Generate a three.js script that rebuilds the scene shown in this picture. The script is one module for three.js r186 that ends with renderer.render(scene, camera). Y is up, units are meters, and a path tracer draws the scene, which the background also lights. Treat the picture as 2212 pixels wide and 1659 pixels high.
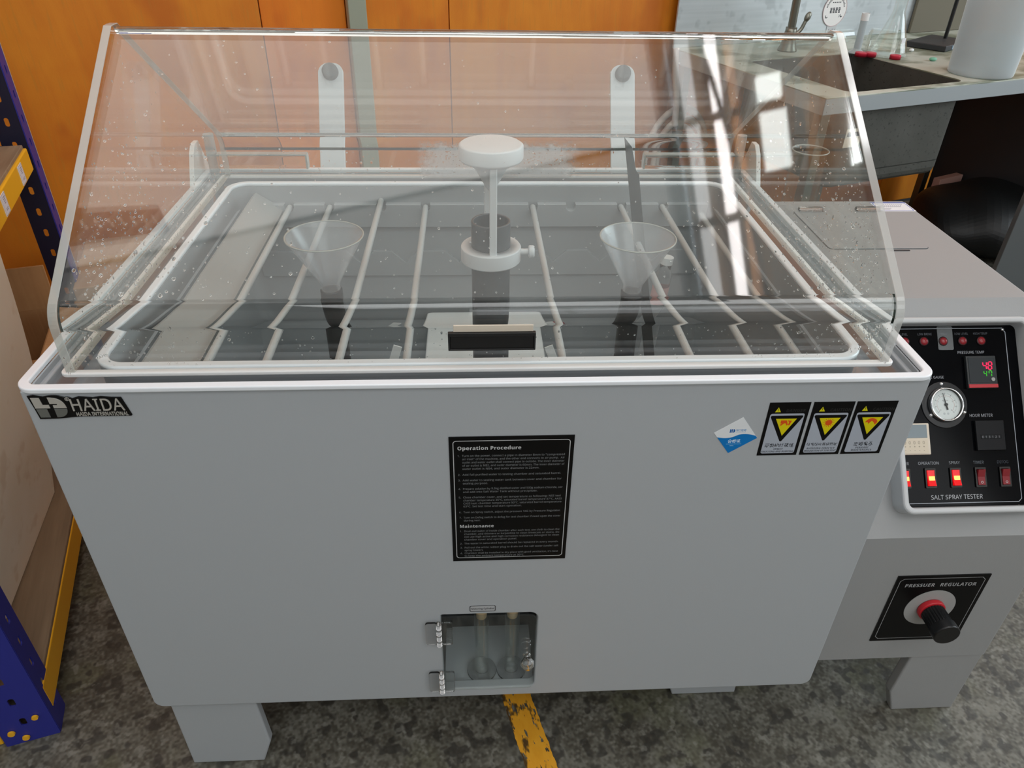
import * as THREE from 'three';
import { RoundedBoxGeometry } from 'three/addons/geometries/RoundedBoxGeometry.js';
import { mergeGeometries } from 'three/addons/utils/BufferGeometryUtils.js';
import { TextGeometry } from 'three/addons/geometries/TextGeometry.js';
import { FontLoader } from 'three/addons/loaders/FontLoader.js';
import { RectAreaLightUniformsLib } from 'three/addons/lights/RectAreaLightUniformsLib.js';

// ---------------------------------------------------------------- camera, light, exposure
const W = 2212, H = 1659, FOCAL = 1608.9;
const scene = new THREE.Scene();
const camera = new THREE.PerspectiveCamera(2 * Math.atan(H / 2 / FOCAL) * 180 / Math.PI, W / H, 0.02, 40);
camera.rotation.order = 'YXZ';
camera.position.set(-0.0156, 1.1516, 0.6374);
camera.rotation.set(-0.5985, -0.0611, 0.0203);
const renderer = new THREE.WebGLRenderer({ antialias: true });
renderer.toneMapping = THREE.LinearToneMapping;
renderer.toneMappingExposure = 0.94;
renderer.shadowMap.enabled = true;
scene.background = new THREE.Color(0.02, 0.022, 0.025);
RectAreaLightUniformsLib.init();

const ROOM = 20 * Math.PI / 180, RACK = 16.5 * Math.PI / 180, SINK = ROOM, ROOF = 12 * Math.PI / 180;   // room, rack and roof stand askew to the machine
const ROOF_Y = 3.4;
// [a0, a1, b0, b1, radiance, [r, g, b], wording] : daylight roof lights and one added glow strip, in the room's own axes
const ROOF_LIGHTS = [
  [-2.3, 0.93, -1.25, -0.2, 1.5, [1, 0.985, 0.97], 'large pale roof sheet next to the orange wall'],
  [-2.3, 0.93, -0.18, 0.8, 0.7, [1, 0.985, 0.97], 'large greyer roof sheet over the tank'],
  [0.985, 1.045, -0.9, 0.75, 3.2, [0.97, 0.98, 1], 'narrow dim glowing strip added beside the bright one for the gleam of the silver duct'],  // added glow giving the duct its pale band in the lid
  [1.07, 1.16, -0.9, 0.75, 10.0, [1, 0.965, 0.98], 'narrow bright roof strip between two rafters'],
  [1.31, 1.42, -0.36, -0.255, 7.5, [0.95, 1, 0.98], 'small square roof pane nearer the orange wall, between two rafters'],
  [1.31, 1.43, -0.21, 0.04, 7.5, [0.95, 1, 0.98], 'small square roof pane farther from the orange wall, between two rafters'],
  [-1.3, 1.9, 1.4, 2.6, 2.8, [0.98, 0.99, 1], 'wide pale roof sheet above the photographer'],
  [1.70, 1.84, -0.55, 0.09, 20.0, [0.97, 0.99, 1], 'broad bright roof pane over the sink'],
];
const WINDOW = { b0: -0.9, b1: 1.9, y0: 0.95, y1: 2.5, radiance: 4.4, tint: [0.82, 0.93, 1] };           // in the right wall
const WINDOW_2 = { a0: -1.2, a1: 1.9, y0: 1.85, y1: 3.2, radiance: 1.5, tint: [0.96, 0.98, 1] };          // high in the wall behind the photographer
function rectLight(w, h, radiance, tint, at, turn) {
  const l = new THREE.RectAreaLight(new THREE.Color(...tint), radiance, w, h);
  l.rotation.order = 'YXZ'; l.position.copy(at); l.rotation.set(turn[0], turn[1], 0); l.name = 'daylight'; scene.add(l);
}

// ---------------------------------------------------------------- helpers
const V = (x, y, z) => new THREE.Vector3(x, y, z);
let seed = 7;
const rnd = () => { seed = (seed * 1664525 + 1013904223) >>> 0; return seed / 4294967296; };
const rr = (a, b) => a + (b - a) * rnd();
const fr = (turn, a, y, b) => V(a * Math.cos(turn) + b * Math.sin(turn), y, -a * Math.sin(turn) + b * Math.cos(turn));
const used = new Map();
const numbered = (n) => { const k = used.get(n) ?? 0; used.set(n, k + 1); return k ? `${n}_${String(k).padStart(3, '0')}` : n; };
const shadows = (m) => { m.castShadow = m.receiveShadow = true; return m; };
function tag(o, label, category, group) { o.userData.label = label; o.userData.category = category; if (group) o.userData.group = group; return o; }
function thing(name, label, category, at = V(0, 0, 0), turn = 0, group) {
  const o = new THREE.Group(); o.name = numbered(name); o.position.copy(at); o.rotation.y = turn; scene.add(o);
  return tag(o, label, category, group);
}
function struct(name, label, at = V(0, 0, 0), turn = 0) {
  const o = new THREE.Group(); o.name = numbered(name); o.position.copy(at); o.rotation.y = turn; o.userData.kind = 'structure';
  if (label) o.userData.label = label; scene.add(o); return o;
}
function part(parent, name, geo, mat, label) {
  const m = shadows(new THREE.Mesh(Array.isArray(geo) ? mergeGeometries(geo.map(plain)) : geo, mat)); m.name = name; if (label) m.userData.label = label; parent.add(m); return m;
}
const plain = (g) => { const h = g.index ? g.toNonIndexed() : g; for (const k of Object.keys(h.attributes)) if (!['position', 'normal', 'uv'].includes(k)) h.deleteAttribute(k); h.clearGroups(); return h; };
const put = (o, x, y, z) => { o.position.set(x, y, z); return o; };
// uv in metres from the dominant axis of each face
function metric(g0, s = 1) {
  const g = plain(g0), p = g.attributes.position, n = g.attributes.normal, uv = new Float32Array(p.count * 2);
  for (let i = 0; i < p.count; i++) {
    const ax = Math.abs(n.getX(i)), ay = Math.abs(n.getY(i)), az = Math.abs(n.getZ(i)), x = p.getX(i), y = p.getY(i), z = p.getZ(i);
    const [u, v] = ay > ax && ay > az ? [x, z] : ax > az ? [z, y] : [x, y];
    uv[2 * i] = u * s; uv[2 * i + 1] = v * s;
  }
  g.setAttribute('uv', new THREE.BufferAttribute(uv, 2)); return g;
}
const rbox = (w, h, d, x = 0, y = 0, z = 0, r = 0.002) => new RoundedBoxGeometry(w, h, d, 2, Math.min(r, w / 2.01, h / 2.01, d / 2.01)).translate(x, y, z);
const box = (w, h, d, x = 0, y = 0, z = 0) => new THREE.BoxGeometry(w, h, d).translate(x, y, z);
const cyl = (r0, r1, h, x = 0, y = 0, z = 0, n = 32) => new THREE.CylinderGeometry(r1, r0, h, n).translate(x, y + h / 2, z);   // r0 at the foot
const lathe = (pts, n = 48) => new THREE.LatheGeometry(pts.map(([r, y]) => new THREE.Vector2(r, y)), n);
const tube = (pts, r, n = 40, k = 12, closed = false) => new THREE.TubeGeometry(new THREE.CatmullRomCurve3(pts, closed), n, r, k, closed);
function rrect(x0, y0, x1, y1, r, path = new THREE.Shape()) {
  const [a, b, c, d] = Array.isArray(r) ? r : [r, r, r, r];   // bottom-left, bottom-right, top-right, top-left
  path.moveTo(x0 + a, y0); path.lineTo(x1 - b, y0); if (b) path.absarc(x1 - b, y0 + b, b, -Math.PI / 2, 0); path.lineTo(x1, y1 - c); if (c) path.absarc(x1 - c, y1 - c, c, 0, Math.PI / 2);
  path.lineTo(x0 + d, y1); if (d) path.absarc(x0 + d, y1 - d, d, Math.PI / 2, Math.PI); path.lineTo(x0, y0 + a); if (a) path.absarc(x0 + a, y0 + a, a, Math.PI, Math.PI * 1.5); return path;
}
const poly = (pts) => { const s = new THREE.Shape(); pts.forEach(([x, y], i) => (i ? s.lineTo(x, y) : s.moveTo(x, y))); s.closePath(); return s; };
const hole = (s, ...h) => { s.holes.push(...h); return s; };
function ext(shape, depth, bevel = 0, seg = 8) {
  const g = new THREE.ExtrudeGeometry(shape, { depth: depth - 2 * bevel, bevelEnabled: bevel > 0, bevelSize: bevel, bevelThickness: bevel, bevelOffset: -bevel, bevelSegments: 3, curveSegments: seg });
  return g.translate(0, 0, bevel);
}
const slab = (shape, h, y0, bevel = 0, seg = 8) => ext(shape, h, bevel, seg).rotateX(-Math.PI / 2).translate(0, y0, 0);        // shape (x, -z) raised from y0
const prism = (shape, x0, x1, bevel = 0, seg = 12) => ext(shape, x1 - x0, bevel, seg).rotateY(Math.PI / 2).translate(x0, 0, 0);      // shape (-z, y) run along x
const zy = (pts) => poly(pts.map(([z, y]) => [-z, y]));

// ---------------------------------------------------------------- textures
const hash = (x, y, s) => { let h = Math.imul(x, 374761393) ^ Math.imul(y, 668265263) ^ Math.imul(s, 974634777); h = Math.imul(h ^ (h >>> 13), 1274126177); return ((h ^ (h >>> 16)) >>> 0) / 4294967296; };
function vnoise(u, v, nx, ny, s) {      // tileable value noise, u and v in 0..1
  const x = u * nx, y = v * ny, ix = Math.floor(x), iy = Math.floor(y), f = x - ix, g = y - iy, sx = f * f * (3 - 2 * f), sy = g * g * (3 - 2 * g), w = (i, n) => ((i % n) + n) % n;
  const a = hash(w(ix, nx), w(iy, ny), s), b = hash(w(ix + 1, nx), w(iy, ny), s), c = hash(w(ix, nx), w(iy + 1, ny), s), d = hash(w(ix + 1, nx), w(iy + 1, ny), s);
  return a + (b - a) * sx + (c - a) * sy + (a - b - c + d) * sx * sy;
}
const fbm = (u, v, nx, ny, s, oct = 4) => { let t = 0, a = 0.5, k = 0; for (let i = 0; i < oct; i++) { t += a * vnoise(u, v, nx << i, ny << i, s + i); k += a; a *= 0.55; } return t / k; };
function dataTex(n, m, fn, srgb = true) {
  const d = new Uint8Array(n * m * 4);
  for (let y = 0; y < m; y++) for (let x = 0; x < n; x++) { const c = fn(x / n, y / m), o = (y * n + x) * 4; d[o] = Math.max(0, Math.min(255, c[0])); d[o + 1] = Math.max(0, Math.min(255, c[1])); d[o + 2] = Math.max(0, Math.min(255, c[2])); d[o + 3] = 255; }
  const t = new THREE.DataTexture(d, n, m, THREE.RGBAFormat); t.wrapS = t.wrapT = THREE.RepeatWrapping; t.magFilter = THREE.LinearFilter; t.minFilter = THREE.LinearMipmapLinearFilter; t.generateMipmaps = true; if (srgb) t.colorSpace = THREE.SRGBColorSpace; t.needsUpdate = true; return t;
}
const repeat = (t, x, y = x) => { const c = t.clone(); c.repeat.set(x, y); c.needsUpdate = true; return c; };
function canvasTex(w, h, draw) {
  const c = document.createElement('canvas'); c.width = w; c.height = h; const g = c.getContext('2d'); draw(g, w, h);
  const t = new THREE.CanvasTexture(c); t.colorSpace = THREE.SRGBColorSpace; return t;
}
const mix3 = (a, b, t) => [a[0] + (b[0] - a[0]) * t, a[1] + (b[1] - a[1]) * t, a[2] + (b[2] - a[2]) * t];
const ss = (a, b, x) => { const t = Math.max(0, Math.min(1, (x - a) / (b - a))); return t * t * (3 - 2 * t); };

const std = (color, roughness = 0.5, o = {}) => new THREE.MeshStandardMaterial({ color, roughness, ...o });
const phys = (o) => new THREE.MeshPhysicalMaterial(o);
const grainTex = dataTex(256, 256, (u, v) => { const k = 128 + (vnoise(u, v, 128, 128, 3) - 0.5) * 110 + (fbm(u, v, 24, 24, 9, 3) - 0.5) * 90; return [k, k, k]; }, false);
const floorTex = dataTex(1024, 1024, (u, v) => {
  const big = fbm(u, v, 5, 5, 21, 5), mid = fbm(u, v, 26, 26, 31, 4), fine = vnoise(u, v, 220, 220, 41), spot = fbm(u, v, 60, 60, 55, 2);
  let c = mix3([70, 67, 58], [118, 117, 108], ss(0.25, 0.78, 0.4 * mid + 0.25 * big + 0.35 * fine));
  c = mix3(c, [96, 98, 70], 0.35 * ss(0.55, 0.75, fbm(u, v, 9, 9, 77, 3)));
  c = mix3(c, [44, 42, 38], 0.6 * ss(0.58, 0.76, spot)); c = mix3(c, [150, 150, 142], 0.45 * ss(0.6, 0.8, fbm(u, v, 80, 80, 91, 3)));
  return c;
});
const floorBump = dataTex(512, 512, (u, v) => { const k = 255 * (0.55 * fbm(u, v, 40, 40, 12, 4) + 0.45 * fbm(u, v, 9, 9, 13, 3)); return [k, k, k]; }, false);
const plyTex = dataTex(1024, 1024, (u, v) => {
  const warp = fbm(u, v, 4, 3, 5, 3) * 0.6, streak = fbm(u + warp * 0.1, v, 70, 3, 61, 4), broad = fbm(u, v, 7, 5, 71, 5), pore = vnoise(u, v, 400, 30, 81);
  let c = mix3([212, 118, 16], [238, 152, 34], ss(0.2, 0.8, 0.22 * streak + 0.78 * broad));
  c = mix3(c, [184, 88, 12], 0.45 * ss(0.58, 0.8, fbm(u, v, 10, 6, 88, 4))); c = mix3(c, [196, 140, 60], 0.25 * ss(0.7, 0.95, pore)); return c;
});
const woodTex = dataTex(512, 512, (u, v) => mix3([112, 94, 74], [160, 140, 114], 0.6 * fbm(u, v, 60, 4, 3, 4) + 0.4 * fbm(u, v, 6, 3, 8, 3)));
const cardTex = dataTex(512, 512, (u, v) => { const k = fbm(u, v, 8, 8, 17, 5), l = vnoise(u, v, 160, 6, 19); return mix3([168, 122, 78], [196, 152, 104], 0.7 * k + 0.3 * l); });
const creamTex = dataTex(512, 512, (u, v) => mix3(mix3([244, 236, 216], [252, 246, 232], fbm(u, v, 6, 6, 27, 5)), [206, 180, 148], 0.25 * ss(0.6, 0.8, fbm(u, v, 12, 12, 37, 4))));
const steelTex = dataTex(512, 512, (u, v) => { const k = 200 + 30 * (fbm(u, v, 5, 7, 45, 4) - 0.5) + 8 * (vnoise(u, v, 6, 220, 47) - 0.5) - 16 * ss(0.62, 0.8, fbm(u, v, 26, 26, 49, 3)); return [k - 6, k + 1, k + 4]; });
const dirtyTex = dataTex(512, 512, (u, v) => mix3([186, 190, 178], [118, 124, 106], ss(0.42, 0.72, fbm(u, v, 9, 14, 52, 5))));
const bowlTex = dataTex(512, 512, (u, v) => mix3(mix3([86, 86, 82], [62, 63, 58], fbm(u, v, 6, 6, 62, 4)), [40, 40, 38], 0.8 * ss(0.7, 0.82, fbm(u, v, 90, 90, 63, 3))));
const paintTex = dataTex(512, 512, (u, v) => mix3(mix3([226, 156, 34], [240, 176, 52], fbm(u, v, 16, 16, 33, 4)), [70, 52, 30], 0.9 * ss(0.56, 0.68, fbm(u, v, 9, 9, 35, 4))));
const paintHole = dataTex(512, 512, (u, v) => { const e = 0.07 * (fbm(0.3, v, 4, 18, 95, 3) - 0.35), f = 0.07 * (fbm(0.8, v, 4, 18, 97, 3) - 0.35); const k = fbm(u, v, 12, 12, 99, 4) > 0.7 || u < e + 0.01 || u > 0.99 - f ? 0 : 255; return [k, k, k]; }, false);

// ---------------------------------------------------------------- materials
const M = {
  pvc: std('#aeb4b9', 0.42, { bumpMap: repeat(grainTex, 9), bumpScale: 0.00006 }),
  bezel: std('#c4c7c9', 0.3), rim: std('#eef4fa', 0.2), arm: std('#cdd2d6', 0.4), pvcFloor: std('#a0a4a7', 0.4), navy: std('#12162f', 0.5), apron: std('#a7afb3', 0.35, { metalness: 0.2 }),
  pvcIn: std('#a3a7aa', 0.5),
  cabinet: std('#9b9d9e', 0.52, { bumpMap: repeat(grainTex, 14), bumpScale: 0.0001 }),
  white: std('#eceeee', 0.4), milky: phys({ color: '#eef0f2', roughness: 0.45, transmission: 0.25, thickness: 0 }),
  pane: phys({ color: '#fbfdfc', roughness: 0.03, transmission: 1, thickness: 0, ior: 1.49 }),
  thick: phys({ color: '#f6f9f7', roughness: 0.0, transmission: 1, thickness: 0.01, ior: 1.49, attenuationColor: new THREE.Color('#dfe8e4'), attenuationDistance: 0.2 }),
  edgeR: phys({ color: '#e2e4e2', roughness: 0.1, transmission: 0.55, thickness: 0, ior: 1.49 }),
  edge: phys({ color: '#d3d7d2', roughness: 0.16, transmission: 0.45, thickness: 0, ior: 1.49 }),
  funnel: phys({ color: '#f2f4f6', roughness: 0.24, transmission: 0.86, thickness: 0, ior: 1.5 }),
  glass: phys({ color: '#fdfefd', roughness: 0.02, transmission: 1, thickness: 0, ior: 1.5 }),
  crystal: phys({ color: '#ffffff', roughness: 0.0, transmission: 1, thickness: 0.02, ior: 1.5 }),
  bucket: phys({ color: '#e6ecee', roughness: 0.5, transmission: 0.7, thickness: 0 }),
  water: phys({ color: '#ffffff', roughness: 0.0, transmission: 1, thickness: 0, ior: 1.33 }),
  drop: phys({ color: '#ffffff', roughness: 0.0, transmission: 1, thickness: 0.002, ior: 1.33 }),
  rod: std('#b9bcbc', 0.35), pipe: std('#55595c', 0.4), dark: std('#34373a', 0.5), black: std('#0d0e10', 0.35), gloss: std('#060709', 0.12), rubber: std('#4a4d4f', 0.6),
  frost: phys({ color: '#b9bcbb', roughness: 0.4, transmission: 0.35, thickness: 0 }),
  chrome: std('#d9dadb', 0.12, { metalness: 1 }), steel: std('#ffffff', 0.42, { metalness: 0.25, map: steelTex }), tarnish: std('#8a8a80', 0.35, { metalness: 0.9 }), strip: std('#5a5e60', 0.35, { metalness: 0.7 }),
  red: std('#b4161f', 0.35), redcap: std('#c4223c', 0.45), redbin: std('#b8303a', 0.45), yellow: std('#efb224', 0.45), blue: std('#2a2f8c', 0.45), beige: std('#d9cfbf', 0.6), stopper: std('#cdb592', 0.7),
  dirty: std('#ffffff', 0.5, { map: dirtyTex }), bowl: std('#ffffff', 0.55, { map: repeat(bowlTex, 2) }), wood: std('#ffffff', 0.7, { map: repeat(woodTex, 2) }), card: std('#ffffff', 0.85, { map: repeat(cardTex, 2) }), cream: std('#ffffff', 0.8, { map: repeat(creamTex, 2) }),
  ply: [0, 1, 2].map((k) => { const t = repeat(plyTex, 0.7); t.offset.set(0.37 * k, 0.21 * k); return std(['#ffffff', '#f2ece4', '#ffe9cf'][k], 0.6, { map: t, bumpMap: repeat(grainTex, 4), bumpScale: 0.0002 }); }),
  post: std('#9a9f8e', 0.5), wallpaint: std('#c9cac6', 0.8), ceil: std('#b9b4ab', 0.8), timber: std('#bd8a4c', 0.7), duct: std('#c4c6ca', 0.3, { metalness: 0.8 }), paper: std('#e9ebee', 0.7),
};

// ---------------------------------------------------------------- the room
const WALL_B = -1.64, A0 = -2.4, A1 = 3.7, B1 = 3.2;
{
  const f = struct('floor', 'mottled dark grey green concrete floor', V(0, 0, 0), ROOM);
  M.floor = std('#ffffff', 0.55, { map: repeat(floorTex, 1 / 0.9), bumpMap: repeat(floorBump, 1 / 0.5), bumpScale: 0.0012 });
  part(f, 'concrete_slab', metric(box(A1 - A0, 0.12, B1 - WALL_B, (A0 + A1) / 2, -0.06, (WALL_B + B1) / 2)), M.floor);
  // worn yellow line running out from under the machine
  const stripe = new THREE.PlaneGeometry(0.05, 1.6, 2, 40).rotateX(-Math.PI / 2);
  const m = std('#ffffff', 0.5, { map: repeat(paintTex, 0.4, 6), alphaMap: repeat(paintHole, 1, 8), alphaTest: 0.5 });
  const s = part(f, 'painted_line', stripe, m, 'worn yellow painted line'); s.rotation.y = 15.1 * Math.PI / 180 - ROOM;
  const p = V(0.092, 0, 0.058), q = V(p.x * Math.cos(ROOM) - p.z * Math.sin(ROOM), 0.0006, p.x * Math.sin(ROOM) + p.z * Math.cos(ROOM)); s.position.copy(q);

  const w = struct('wall_back', 'wall of orange varnished plywood sheets', V(0, 0, 0), ROOM);
  part(w, 'wall_core', box(A1 - A0, ROOF_Y, 0.08, (A0 + A1) / 2, ROOF_Y / 2, WALL_B - 0.06), M.timber);
  const seams = [A0, -0.93, 0.001, 0.226, 0.52, 1.3, 2.43, A1];
  for (let i = 0; i + 1 < seams.length; i++) {
    const a = seams[i] + 0.0015, b = seams[i + 1] - 0.0015;
    part(w, 'plywood_sheet', metric(rbox(b - a, ROOF_Y - 0.02, 0.018, (a + b) / 2, ROOF_Y / 2, WALL_B - 0.011 - (i === 2 ? 0.004 : 0), 0.0012)), M.ply[i % 3]);
  }
  const t = struct('trim_1', 'grey green painted steel post on the orange wall', fr(ROOM, 0.251, 0, WALL_B), ROOM);
  part(t, 'post', rbox(0.05, ROOF_Y - 0.03, 0.03, 0, ROOF_Y / 2, 0.015, 0.003), M.post);

  part(struct('wall_left', 'plain off white side wall beyond the shelving rack', V(0, 0, 0), ROOM), 'wall_core', box(0.1, ROOF_Y, B1 - WALL_B, A0 - 0.05, ROOF_Y / 2, (WALL_B + B1) / 2), M.wallpaint);
  const k2 = WINDOW_2, fw = hole(poly([[A0 - 0.1, 0], [A1 + 0.1, 0], [A1 + 0.1, ROOF_Y], [A0 - 0.1, ROOF_Y]]), rrect(k2.a0, k2.y0, k2.a1, k2.y1, 0, new THREE.Path()));
  part(struct('wall_front', 'plain off white wall behind the photographer with a high window', V(0, 0, 0), ROOM), 'wall_core', ext(fw, 0.1).translate(0, 0, B1), M.wallpaint);
  const w2 = struct('window_10', 'high daylight window in the wall behind the photographer', V(0, 0, 0), ROOM), w2a = (k2.a0 + k2.a1) / 2, w2y = (k2.y0 + k2.y1) / 2, w2w = k2.a1 - k2.a0, w2h = k2.y1 - k2.y0;
  part(w2, 'window_pane', box(w2w, w2h, 0.01, w2a, w2y, B1 + 0.06), std('#dfe8ee', 0.4, { emissive: new THREE.Color(...k2.tint), emissiveIntensity: k2.radiance * 0.3 }));
  for (let i = 0; i < 6; i++) part(w2, 'window_bar', rbox(0.045, w2h, 0.05, k2.a0 + w2w * i / 5, w2y, B1 + 0.025, 0.004), M.post);
  for (const y of [k2.y0, k2.y1]) part(w2, 'window_bar', rbox(w2w, 0.045, 0.05, w2a, y, B1 + 0.025, 0.004), M.post);
  rectLight(w2w, w2h, k2.radiance, k2.tint, fr(ROOM, w2a, w2y, B1 - 0.02), [0, ROOM]);
  const r = struct('wall_right', 'plain off white side wall with a wide window', V(0, 0, 0), ROOM), k = WINDOW;
  const rw = hole(poly([[-B1, 0], [-WALL_B, 0], [-WALL_B, ROOF_Y], [-B1, ROOF_Y]]), rrect(-k.b1, k.y0, -k.b0, k.y1, 0, new THREE.Path()));
  part(r, 'wall_core', ext(rw, 0.1).rotateY(Math.PI / 2).translate(A1, 0, 0), M.wallpaint);
  const win = struct('window_1', 'wide daylight window in the right side wall', V(0, 0, 0), ROOM), wb = (k.b0 + k.b1) / 2, wy = (k.y0 + k.y1) / 2, ww = k.b1 - k.b0, wh = k.y1 - k.y0;
  part(win, 'window_pane', box(0.01, wh, ww, A1 + 0.06, wy, wb), std('#dfe8ee', 0.4, { emissive: new THREE.Color(...k.tint), emissiveIntensity: k.radiance * 0.3 }));
  for (let i = 0; i < 5; i++) part(win, 'window_bar', rbox(0.05, wh, 0.045, A1 + 0.02, wy, k.b0 + ww * i / 4, 0.004), M.post);
  for (const y of [k.y0, wy, k.y1]) part(win, 'window_bar', rbox(0.05, 0.045, ww, A1 + 0.02, y, wb, 0.004), M.post);
  rectLight(ww, wh, k.radiance, k.tint, fr(ROOM, A1 - 0.02, wy, wb), [0, ROOM + Math.PI / 2]);

  const c = struct('ceiling', 'roof deck over timber rafters', V(0, 0, 0), ROOM);
  part(c, 'roof_deck', box(A1 - A0 + 0.2, 0.12, B1 - WALL_B + 0.2, (A0 + A1) / 2, ROOF_Y + 0.08, (WALL_B + B1) / 2), M.ceil);
  ROOF_LIGHTS.forEach(([a0, a1, b0, b1, L, tint, words], i) => {
    const s = struct('window_' + (i + 2), words, V(0, 0, 0), ROOF), a = (a0 + a1) / 2, b = (b0 + b1) / 2;
    part(s, 'window_pane', box(a1 - a0, 0.01, b1 - b0, a, ROOF_Y + 0.012, b), std('#e8e8e4', 0.6, { emissive: new THREE.Color(...tint), emissiveIntensity: L * 0.15 }));
    rectLight(a1 - a0, b1 - b0, L, tint, fr(ROOF, a, ROOF_Y - 0.004, b), [-Math.PI / 2, ROOF]);
  });
  const rafters = new THREE.Group(); rafters.name = 'rafters'; rafters.rotation.y = ROOF - ROOM; c.add(rafters);
  for (const [a, wd] of [[1.058, 0.024], [1.21, 0.05], [1.53, 0.06], [1.95, 0.06]]) part(rafters, 'rafter', rbox(wd, 0.12, 2.3, a, ROOF_Y - 0.07, 0, 0.004), M.timber);
  for (const [b, wd] of [[-0.233, 0.035], [0.19, 0.035]]) part(rafters, 'purlin', rbox(1.0, 0.05, wd, 1.45, ROOF_Y - 0.15, b, 0.004), M.timber);
  const d = thing('air_duct', 'silver foil air duct hanging under the roof beside the bright strip', 'duct', fr(ROOF, 0.86, ROOF_Y - 0.2, 0), ROOF);
  const ribs = []; for (let i = 0; i <= 90; i++) { const z = -1.5 + i * 0.035; ribs.push([0.045, z], [0.05, z + 0.017]); }
  part(d, 'duct_wall', lathe(ribs, 28).rotateX(Math.PI / 2), M.duct);
  for (const z of [-1.0, 0.4, 1.5]) part(d, 'hanger_strap', rbox(0.03, 0.14, 0.004, 0, 0.135, z, 0.001), M.dark);
  const cab = thing('roof_cable', 'black cable sagging under the narrow bright roof strip', 'cable');
  part(cab, 'cable_run', tube([fr(ROOF, 0.93, 3.2, -0.9), fr(ROOF, 1.03, 3.1, -0.35), fr(ROOF, 1.1, 3.08, 0.15), fr(ROOF, 1.2, 3.18, 0.95)], 0.011, 60), M.black);
}

// ---------------------------------------------------------------- the test chamber
const thin = await new FontLoader().loadAsync('fonts/droid/droid_sans_regular.typeface.json');
const TOP = 0.72, FOOT = 0.17, ZB = -0.68;
const ringShape = (x, zf, zb, r, t) => hole(rrect(-x, -zf, x, -zb, r), rrect(-x + t, -zf + t, x - t, -zb - t, Math.max(r - t, 0.002), new THREE.Path()));
function plate(parent, name, w, h, t, tex, x, y, z, label, side = M.black, rough = 0.4) {
  const face = phys({ color: '#ffffff', roughness: rough, map: tex, specularIntensity: 0.35 });
  const m = shadows(new THREE.Mesh(new THREE.BoxGeometry(w, h, t), [side, side, side, side, face, side])); m.name = name; m.position.set(x, y, z + t / 2); if (label) m.userData.label = label; parent.add(m); return m;
}
const RODS = [-0.325, -0.2575, -0.17, -0.095, 0.0895, 0.2435, 0.316, 0.386];
const tank = thing('salt_spray_tank', 'big grey plastic test tank on short legs with a trough round its open top', 'test chamber');
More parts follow.
